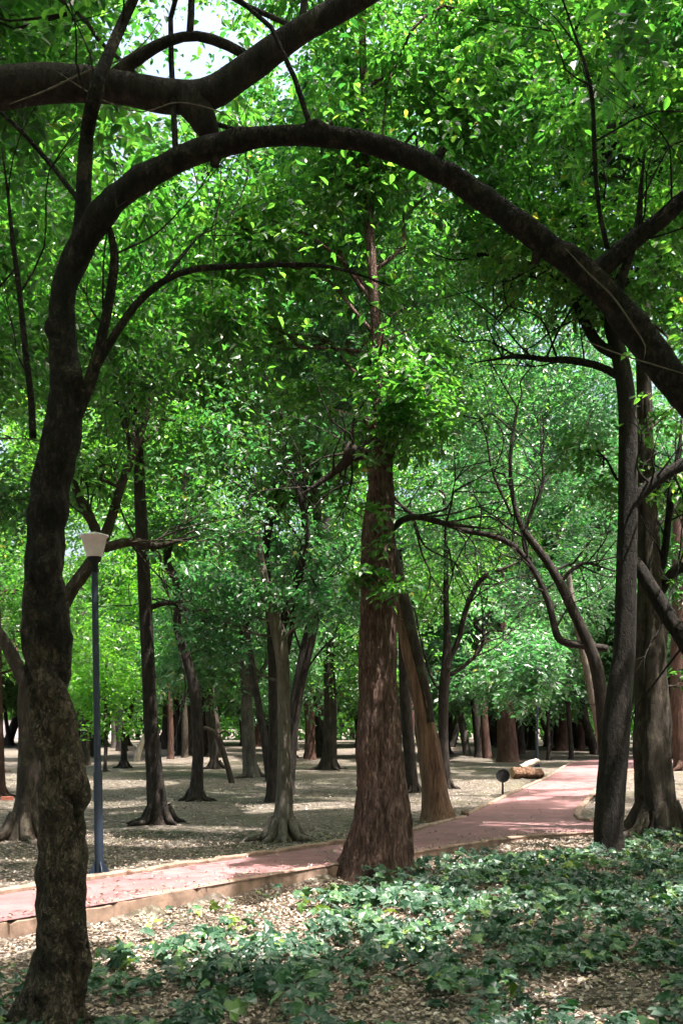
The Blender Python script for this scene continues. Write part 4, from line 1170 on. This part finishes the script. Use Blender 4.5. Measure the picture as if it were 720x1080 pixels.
# ------------------------------------------------------------------ lamp posts
def lathe(prof, seg, c=(0, 0, 0)):
    th = np.linspace(0, 2 * np.pi, seg, endpoint=False)
    pr = np.array(prof)
    V = np.stack([pr[:, 0, None] * np.cos(th), pr[:, 0, None] * np.sin(th), np.repeat(pr[:, 1, None], seg, 1)], -1) + np.array(c)
    n = len(pr)
    i = np.arange(n - 1)[:, None] * seg; j = np.arange(seg)[None, :]; k = (j + 1) % seg
    return V.reshape(-1, 3), np.stack([i + j, i + k, i + seg + k, i + seg + j], -1).reshape(-1, 4)


b = G(105, 922)
lamp = empty('lamp_post', b, 'blue lamp post with a white tapered bowl standing beside the gnarled tree', 'lamp post', 'lamp posts along the path')
top = EYE + (HY - 565) / F * b[1] - b[2]
r0 = 0.035
bp = []
for nm, prof, mt, sm in (
        ('pole', [(r0 * 1.28, 0.0), (r0 * 1.28, 1.02), (r0 * 1.05, 1.05), (r0, 1.08), (r0 * 0.95, top - 0.62), (r0 * 0.92, top - 0.36)], 'blue', True),
        ('base_plate', [(0.001, 0.012), (0.11, 0.012), (0.11, -0.03)], 'blue', False),
        ('collar', [(r0 * 1.0, top - 0.37), (r0 * 1.25, top - 0.365), (r0 * 1.25, top - 0.34), (r0 * 1.05, top - 0.33), (r0 * 1.05, top - 0.28), (0.062, top - 0.262), (0.07, top - 0.235), (0.07, top - 0.215), (0.03, top - 0.215)], 'black', True),
        ('lamp_bowl', [(0.035, top - 0.215), (0.078, top - 0.215), (0.084, top - 0.20), (0.128, top - 0.02), (0.146, top - 0.012), (0.146, top + 0.002), (0.132, top + 0.006), (0.06, top + 0.028), (0.002, top + 0.034)], 'bowl', True)):
    V, Q = lathe(prof, 28)
    po = mesh_quads(nm, V, Q, M[mt], lamp, None, None, None, sm)
    bp.append(po)
# gusset fins at the foot
g = Geo()
for k in range(4):
    a = k * math.pi / 2 + 0.5
    u = np.array([math.cos(a), math.sin(a), 0]); w = np.array([-math.sin(a), math.cos(a), 0]) * 0.004
    q0 = [u * 0.04 + [0, 0, 0.013], u * 0.10 + [0, 0, 0.013], u * 0.10 + [0, 0, 0.03], u * 0.05 + [0, 0, 0.13]]
    V = np.array([q + w for q in q0] + [q - w for q in q0])
    g.add(V, np.array([[0, 1, 2, 3], [7, 6, 5, 4], [0, 4, 5, 1], [1, 5, 6, 2], [2, 6, 7, 3], [3, 7, 4, 0]]))
g.build('gusset', M['blue'], lamp, None, False)
lamp.rotation_euler = (0, math.radians(-0.9), 0)
b2 = G(566, 809)
l2 = lamp.copy(); COL.objects.link(l2); l2.location = tuple(b2); l2.rotation_euler = (0, 0, 1.0)
l2['label'] = 'distant dark lamp post by the path beyond the stacked logs, its head hidden in leaves'
for ch in list(lamp.children):
    c = ch.copy(); COL.objects.link(c); c.parent = l2

# ------------------------------------------------------------------ round marker on a short post
b = G(530, 838)
e = empty('round_marker', b, 'black round disc on a short post beside the path before the logs', 'marker')
s_ = b[1] / F
V, Q = lathe([(0.002, -.022), (7.2 * s_ * .8, -.022), (7.2 * s_, -.012), (7.2 * s_, .012), (6.7 * s_, .02), (6.1 * s_, .014), (5.5 * s_, .012), (.002, .016)], 32)
Vr = V.copy(); Vr[:, 1], Vr[:, 2] = -V[:, 2], V[:, 1]
mesh_quads('disc', Vr + np.array([0, 0, 20 * s_]), Q, M['black'], e, None)
V, Q = lathe([(2.4 * s_, -.028), (2.4 * s_, -.05), (1.6 * s_, -.058), (.002, -.06)], 20)
Vr = V.copy(); Vr[:, 1], Vr[:, 2] = V[:, 2], V[:, 1]
V, Q2 = sweep([(0, 0.03, -0.1, 0.024), (0, 0.03, 0.1, 0.022), (0, 0.03, 12 * s_, 0.02), (0, 0.03, 20 * s_, 0.018)], 12, 0.1)
mesh_quads('post', V, Q2, M['black'], e, None)

# ------------------------------------------------------------------ sawn logs
def log(name, label, x0, y0, x1, y1, d, w, barkm, yaw):
    a = P(x0, y0, d); c = P(x1, y1, d + yaw)
    r = w * 0.5 / F * d
    base = np.array([(a[0] + c[0]) / 2, (a[1] + c[1]) / 2, min(a[2], c[2]) - r])
    e = empty(name, base, label, 'log')
    m1 = a * .65 + c * .35; m2 = a * .3 + c * .7
    V, Q = sweep([(*a, r * .96), (*m1, r * 1.04), (*m2, r * .95), (*c, r * 1.0)], 26, 0.03, lambda b_, th, s, R: 0.9 * (fbm(b_ * np.array([5., 5., 5.]), 5, 3) - .5) + 0.3 * (fbm(b_ * 16, 6, 2) - .5) + 0.14 * np.sin(3 * th + 1.0), False)
    mesh_quads('bark', V, Q, M[barkm], e, base)
    ax = (c - a) / np.linalg.norm(c - a)
    for q, sg in ((a, -1), (c, 1)):
        ring_ = V[:26] if sg < 0 else V[-26:]
        cen = ring_.mean(0)
        VV = np.vstack([cen + ax * sg * 0.004, cen + (ring_ - cen) * 0.9 + ax * sg * 0.005, ring_ * 1.0])
        f = [[0, 1 + j, 1 + (j + 1) % 26] for j in range(26)] + [[1 + j, 27 + j, 27 + (j + 1) % 26, 1 + (j + 1) % 26] for j in range(26)]
        poly_mesh('cut_face', VV, f, M['cut'], e, base)


b = G(555, 822)
log('big_log', 'thick orange brown sawn log lying beside the path near the distant lamp post', 540, 815, 571, 815.5, b[1], 12, 'logbark', 0.25)
log('pale_log', 'smaller pale log lying slanted on top of the thick orange brown one', 549, 810, 566, 803, b[1] + 0.45, 6.5, 'dead', 0.5)

# pale leaning stump far off
b = G(146, 803)
e = empty('dead_stump', b, 'pale leaning dead stump left of the slender black trunk', 'stump')
V, Q = sweep(px_path([(144, 805, 8), (145, 798, 7), (148, 789, 6), (151, 780, 5), (153, 774, 3)], b[1]), 12, 0.05, d_plain(8, .2, 6))
mesh_quads('stump', V, Q, M['dead'], e, b)
V, Q = sweep(px_path([(147, 791, 4), (144, 787, 3), (141, 786, 2)], b[1]), 8, 0.05, d_plain(8, .2, 6))
mesh_quads('stub', V, Q, M['dead'], e, b)


def boulder(name, label, px, py, w, h, mat, cat):
    b = G(px, py)
    s_ = b[1] / F
    import mathutils
    bm = bmesh.new(); bmesh.ops.create_icosphere(bm, subdivisions=3, radius=1)
    for v in bm.verts:
        n_ = float(fbm(np.array([[v.co.x * 1.6 + px, v.co.y * 1.6, v.co.z * 1.6]]), 3)[0])
        v.co *= 0.75 + 0.5 * n_
        v.co.x *= w * s_ / 2; v.co.y *= w * s_ / 2.2; v.co.z *= h * s_ / 2
    me = bpy.data.meshes.new(name); bm.to_mesh(me); bm.free(); me.materials.append(M[mat])
    o = bpy.data.objects.new(name, me); COL.objects.link(o)
    o.location = (b[0], b[1], max(b[2], PATHZ if name == 'kerb_stone' else -1) + h * s_ * .3); o['label'] = label; o['category'] = cat


boulder('kerb_stone', 'small brown stone lying on the far kerb below the leaning stripped trunk', 490, 863, 9, 8, 'stone', 'stone')
boulder('clod', 'small dark clod on the near kerb between the shaggy conifer and the smooth trunk', 572, 882, 5, 7, 'stone', 'clod')


def brick(label, px, py, w, h, yaw, mat='brick', name='loose_brick', cat='brick'):
    b = G(px, py); s_ = b[1] / F
    bm = bmesh.new(); bmesh.ops.create_cube(bm, size=1)
    for v in bm.verts:
        v.co.x *= w * s_; v.co.y *= max(0.1, w * s_ * 0.45); v.co.z *= h * s_
    bmesh.ops.bevel(bm, geom=bm.edges[:], offset=0.008, segments=2, affect='EDGES')
    bmesh.ops.subdivide_edges(bm, edges=bm.edges[:], cuts=2)
    for v in bm.verts:
        v.co += v.normal * 0.012 * (random.random() - .5)
    me = bpy.data.meshes.new(name); bm.to_mesh(me); bm.free(); me.materials.append(M[mat])
    o = bpy.data.objects.new(name, me); COL.objects.link(o); o.location = (b[0], b[1], b[2] + h * s_ * .45); o.rotation_euler = (0, 0, yaw)
    o['label'] = label; o['category'] = cat


brick('flat red brick at the foot of the trunk cut by the left edge', 8, 844, 13, 4, 0.2)
brick('dark plank lying left of the forked tree, close to the left edge', 6, 815, 10, 3, -0.1, 'stone', 'short_plank', 'plank')
brick('dark plank touching the forked tree, farther right than its mate', 23, 813, 8, 3, 0.1, 'stone', 'short_plank', 'plank')

# thin bare vines
def vine(label, pts, d):
    tp = px_path([(p[0], p[1], p[2] * (0.62 if 0 < i < len(pts) - 1 else 0.25)) for i, p in enumerate(pts)], d)
    q = np.array(tp[-1][:3])
    V, Q = sweep(tp, 6, 0.05, d_plain(2, .1, 20))
    o = mesh_quads('vine', V, Q, M['vine'], None, q); o.location = tuple(q); o['label'] = label; o['category'] = 'vine'; o['group'] = 'bare vines on the arching bough'


vine('thin pale vine looping from the right end of the arch down past the smooth trunk', [(596, 262, 3), (620, 288, 3), (645, 312, 3), (668, 345, 2.6), (680, 365, 2.6), (678, 380, 2)], 5.45)
vine('thin pale vine running nearly level under the right end of the arch', [(612, 357, 2.4), (640, 369, 2.6), (670, 379, 2.6), (700, 388, 2.6), (740, 400, 2.4)], 5.45)
vine('thin vine slanting over the heavy bough at the upper left', [(10, 110, 3), (50, 95, 3), (90, 76, 3), (130, 62, 2.5), (155, 42, 2), (170, 20, 2)], 5.75)
vine('thin vine hanging from the heavy bough down onto the arch', [(60, 75, 2), (90, 95, 2), (112, 107, 2), (150, 118, 2), (190, 108, 2), (240, 122, 2), (262, 150, 1.6)], 5.7)
vine('bare vine dangling straight down through the middle of the arch', [(234, 150, 2), (232, 200, 2), (226, 250, 2), (224, 300, 1.6), (228, 340, 1.4)], 6.0)
vine('curling twig hanging under the middle of the arch', [(258, 158, 2.4), (262, 180, 2.2), (255, 205, 2), (244, 225, 2), (233, 262, 1.6)], 6.05)

# ------------------------------------------------------------------ the street side beyond the park
wy = 104.0
e = empty('street_wall', (-22, wy, 0.1), 'long pale wall in sunlight along the street beyond the far grove', 'wall')
def box(x0, x1, y0, y1, z0, z1):
    V = np.array([(x, y, z) for z in (z0, z1) for y in (y0, y1) for x in (x0, x1)], float)
    return V, np.array([[0, 2, 3, 1], [4, 5, 7, 6], [0, 1, 5, 4], [1, 3, 7, 5], [3, 2, 6, 7], [2, 0, 4, 6]])
for nm, mt, bx in (('wall_face', 'wall', (-48, 0, 0, .25, .35, 1.9)), ('plinth', 'wallbase', (-48, 0, -.04, .29, -.3, .345)), ('coping', 'wallbase', (-48, 0, -.06, .31, 1.903, 2.0))):
    V, Q = box(*bx); mesh_quads(nm, V, Q, M[mt], e, None, None, None, False)
for k in range(8):
    V, Q = box(-46 + k * 6, -45.6 + k * 6, -.09, -.003, .35, 1.9); mesh_quads('pillar', V, Q, M['wallbase'], e, None, None, None, False)

n = 60000
x = rng.uniform(-62, 62, n); y = rng.uniform(88, 122, n)
y = np.where((np.abs(x + 22) < 28) & (y < 106), y + 17, y)
z = 2.6 + 15.5 * rng.random(n) ** 0.8
k = vn(np.stack([x * .25, y * .25, z * .3], -1), 8) > 0.40
pos = np.stack([x, y, z], -1)[k]
pos = np.vstack([pos, np.stack([rng.uniform(-62, 62, 16000), rng.uniform(108, 112, 16000), rng.uniform(0.2, 4.5, 16000)], -1)])
d = rng.normal(size=pos.shape); d[:, 2] -= 0.4; d /= np.linalg.norm(d, axis=1)[:, None]
nn = np.array([0, 0, 1.0]) + rng.normal(0, .6, pos.shape); nn -= d * (nn * d).sum(1)[:, None]; nn /= np.linalg.norm(nn, axis=1)[:, None]
V, Q, m = leaf_mesh(pos, d, nn, rng.uniform(.45, .8, len(pos)), False, 0.55)
tint = np.clip(0.5 + 0.5 * (vn(pos * .3, 12) - .5) + rng.normal(0, .15, len(pos)), 0, 1)
g = Geo(); g.add(V, Q, 0)
for k in range(60):
    x = rng.uniform(-58, 58); y = rng.uniform(107, 116); w = rng.uniform(.15, .4)
    Vt, Qt = sweep([(x, y, -.2, w), (x + rng.normal(0, .5), y, 4, w * .8), (x + rng.normal(0, 1), y, 9, w * .5)], 8, 1.0)
    g.add(Vt, Qt, 1)
tt = np.concatenate([np.repeat(tint, m), np.zeros(g.n and sum(len(q) for q in g.Q) - len(Q))])
o = mesh_quads('far_woods', np.vstack(g.V), np.vstack(g.Q), [M['leaf'], M['dark']], None, None, np.concatenate(g.M), tt, False); o['kind'] = 'stuff'

# ------------------------------------------------------------------ sky, sun, camera
w = bpy.data.worlds.new('World'); S.world = w; w.use_nodes = True
nt = w.node_tree; nt.nodes.clear()
sk = nt.nodes.new('ShaderNodeTexSky'); sk.sky_type = 'NISHITA'; sk.sun_disc = False
elev = math.asin(SUN[2]); sk.sun_elevation = elev
sk.sun_rotation = math.atan2(SUN[0], SUN[1])
sk.dust_density = 9.0; sk.ozone_density = 0.4; sk.air_density = 1.0
bg = nt.nodes.new('ShaderNodeBackground'); bg.inputs[1].default_value = 0.15
ow = nt.nodes.new('ShaderNodeOutputWorld')
nt.links.new(sk.outputs[0], bg.inputs[0]); nt.links.new(bg.outputs[0], ow.inputs[0])
ld = bpy.data.lights.new('sun', 'SUN'); ld.energy = 4.8; ld.angle = math.radians(0.53); ld.color = (1.0, 0.95, 0.87)
lo = bpy.data.objects.new('sun', ld); COL.objects.link(lo)
import mathutils
lo.rotation_euler = mathutils.Vector(SUN).to_track_quat('Z', 'Y').to_euler(); lo.location = tuple(SUN * 60)

cam = bpy.data.cameras.new('camera'); co = bpy.data.objects.new('camera', cam); COL.objects.link(co)
co.location = (0, 0, EYE); co.rotation_euler = (math.radians(90), 0, 0)
cam.sensor_fit = 'AUTO'; cam.sensor_width = 36.0; cam.lens = 36.0 * F / 1080.0
cam.shift_y = (HY - 540) / 1080.0; cam.clip_start = 0.05; cam.clip_end = 2000
S.camera = co

S.view_settings.view_transform = 'Standard'; S.view_settings.look = 'None'
S.view_settings.exposure = 1.98; S.view_settings.gamma = 1.0; S.view_settings.use_curve_mapping = False
cy = S.cycles
cy.max_bounces = 10; cy.diffuse_bounces = 8; cy.glossy_bounces = 2; cy.transmission_bounces = 4; cy.transparent_max_bounces = 4
cy.caustics_reflective = False; cy.caustics_refractive = False
cy.sample_clamp_indirect = 5.0
cy.use_denoising = True; cy.denoiser = 'OPENIMAGEDENOISE'; cy.denoising_input_passes = 'RGB_ALBEDO_NORMAL'
cy.use_adaptive_sampling = True; cy.adaptive_threshold = 0.03



print('LEAVES', NLEAF)
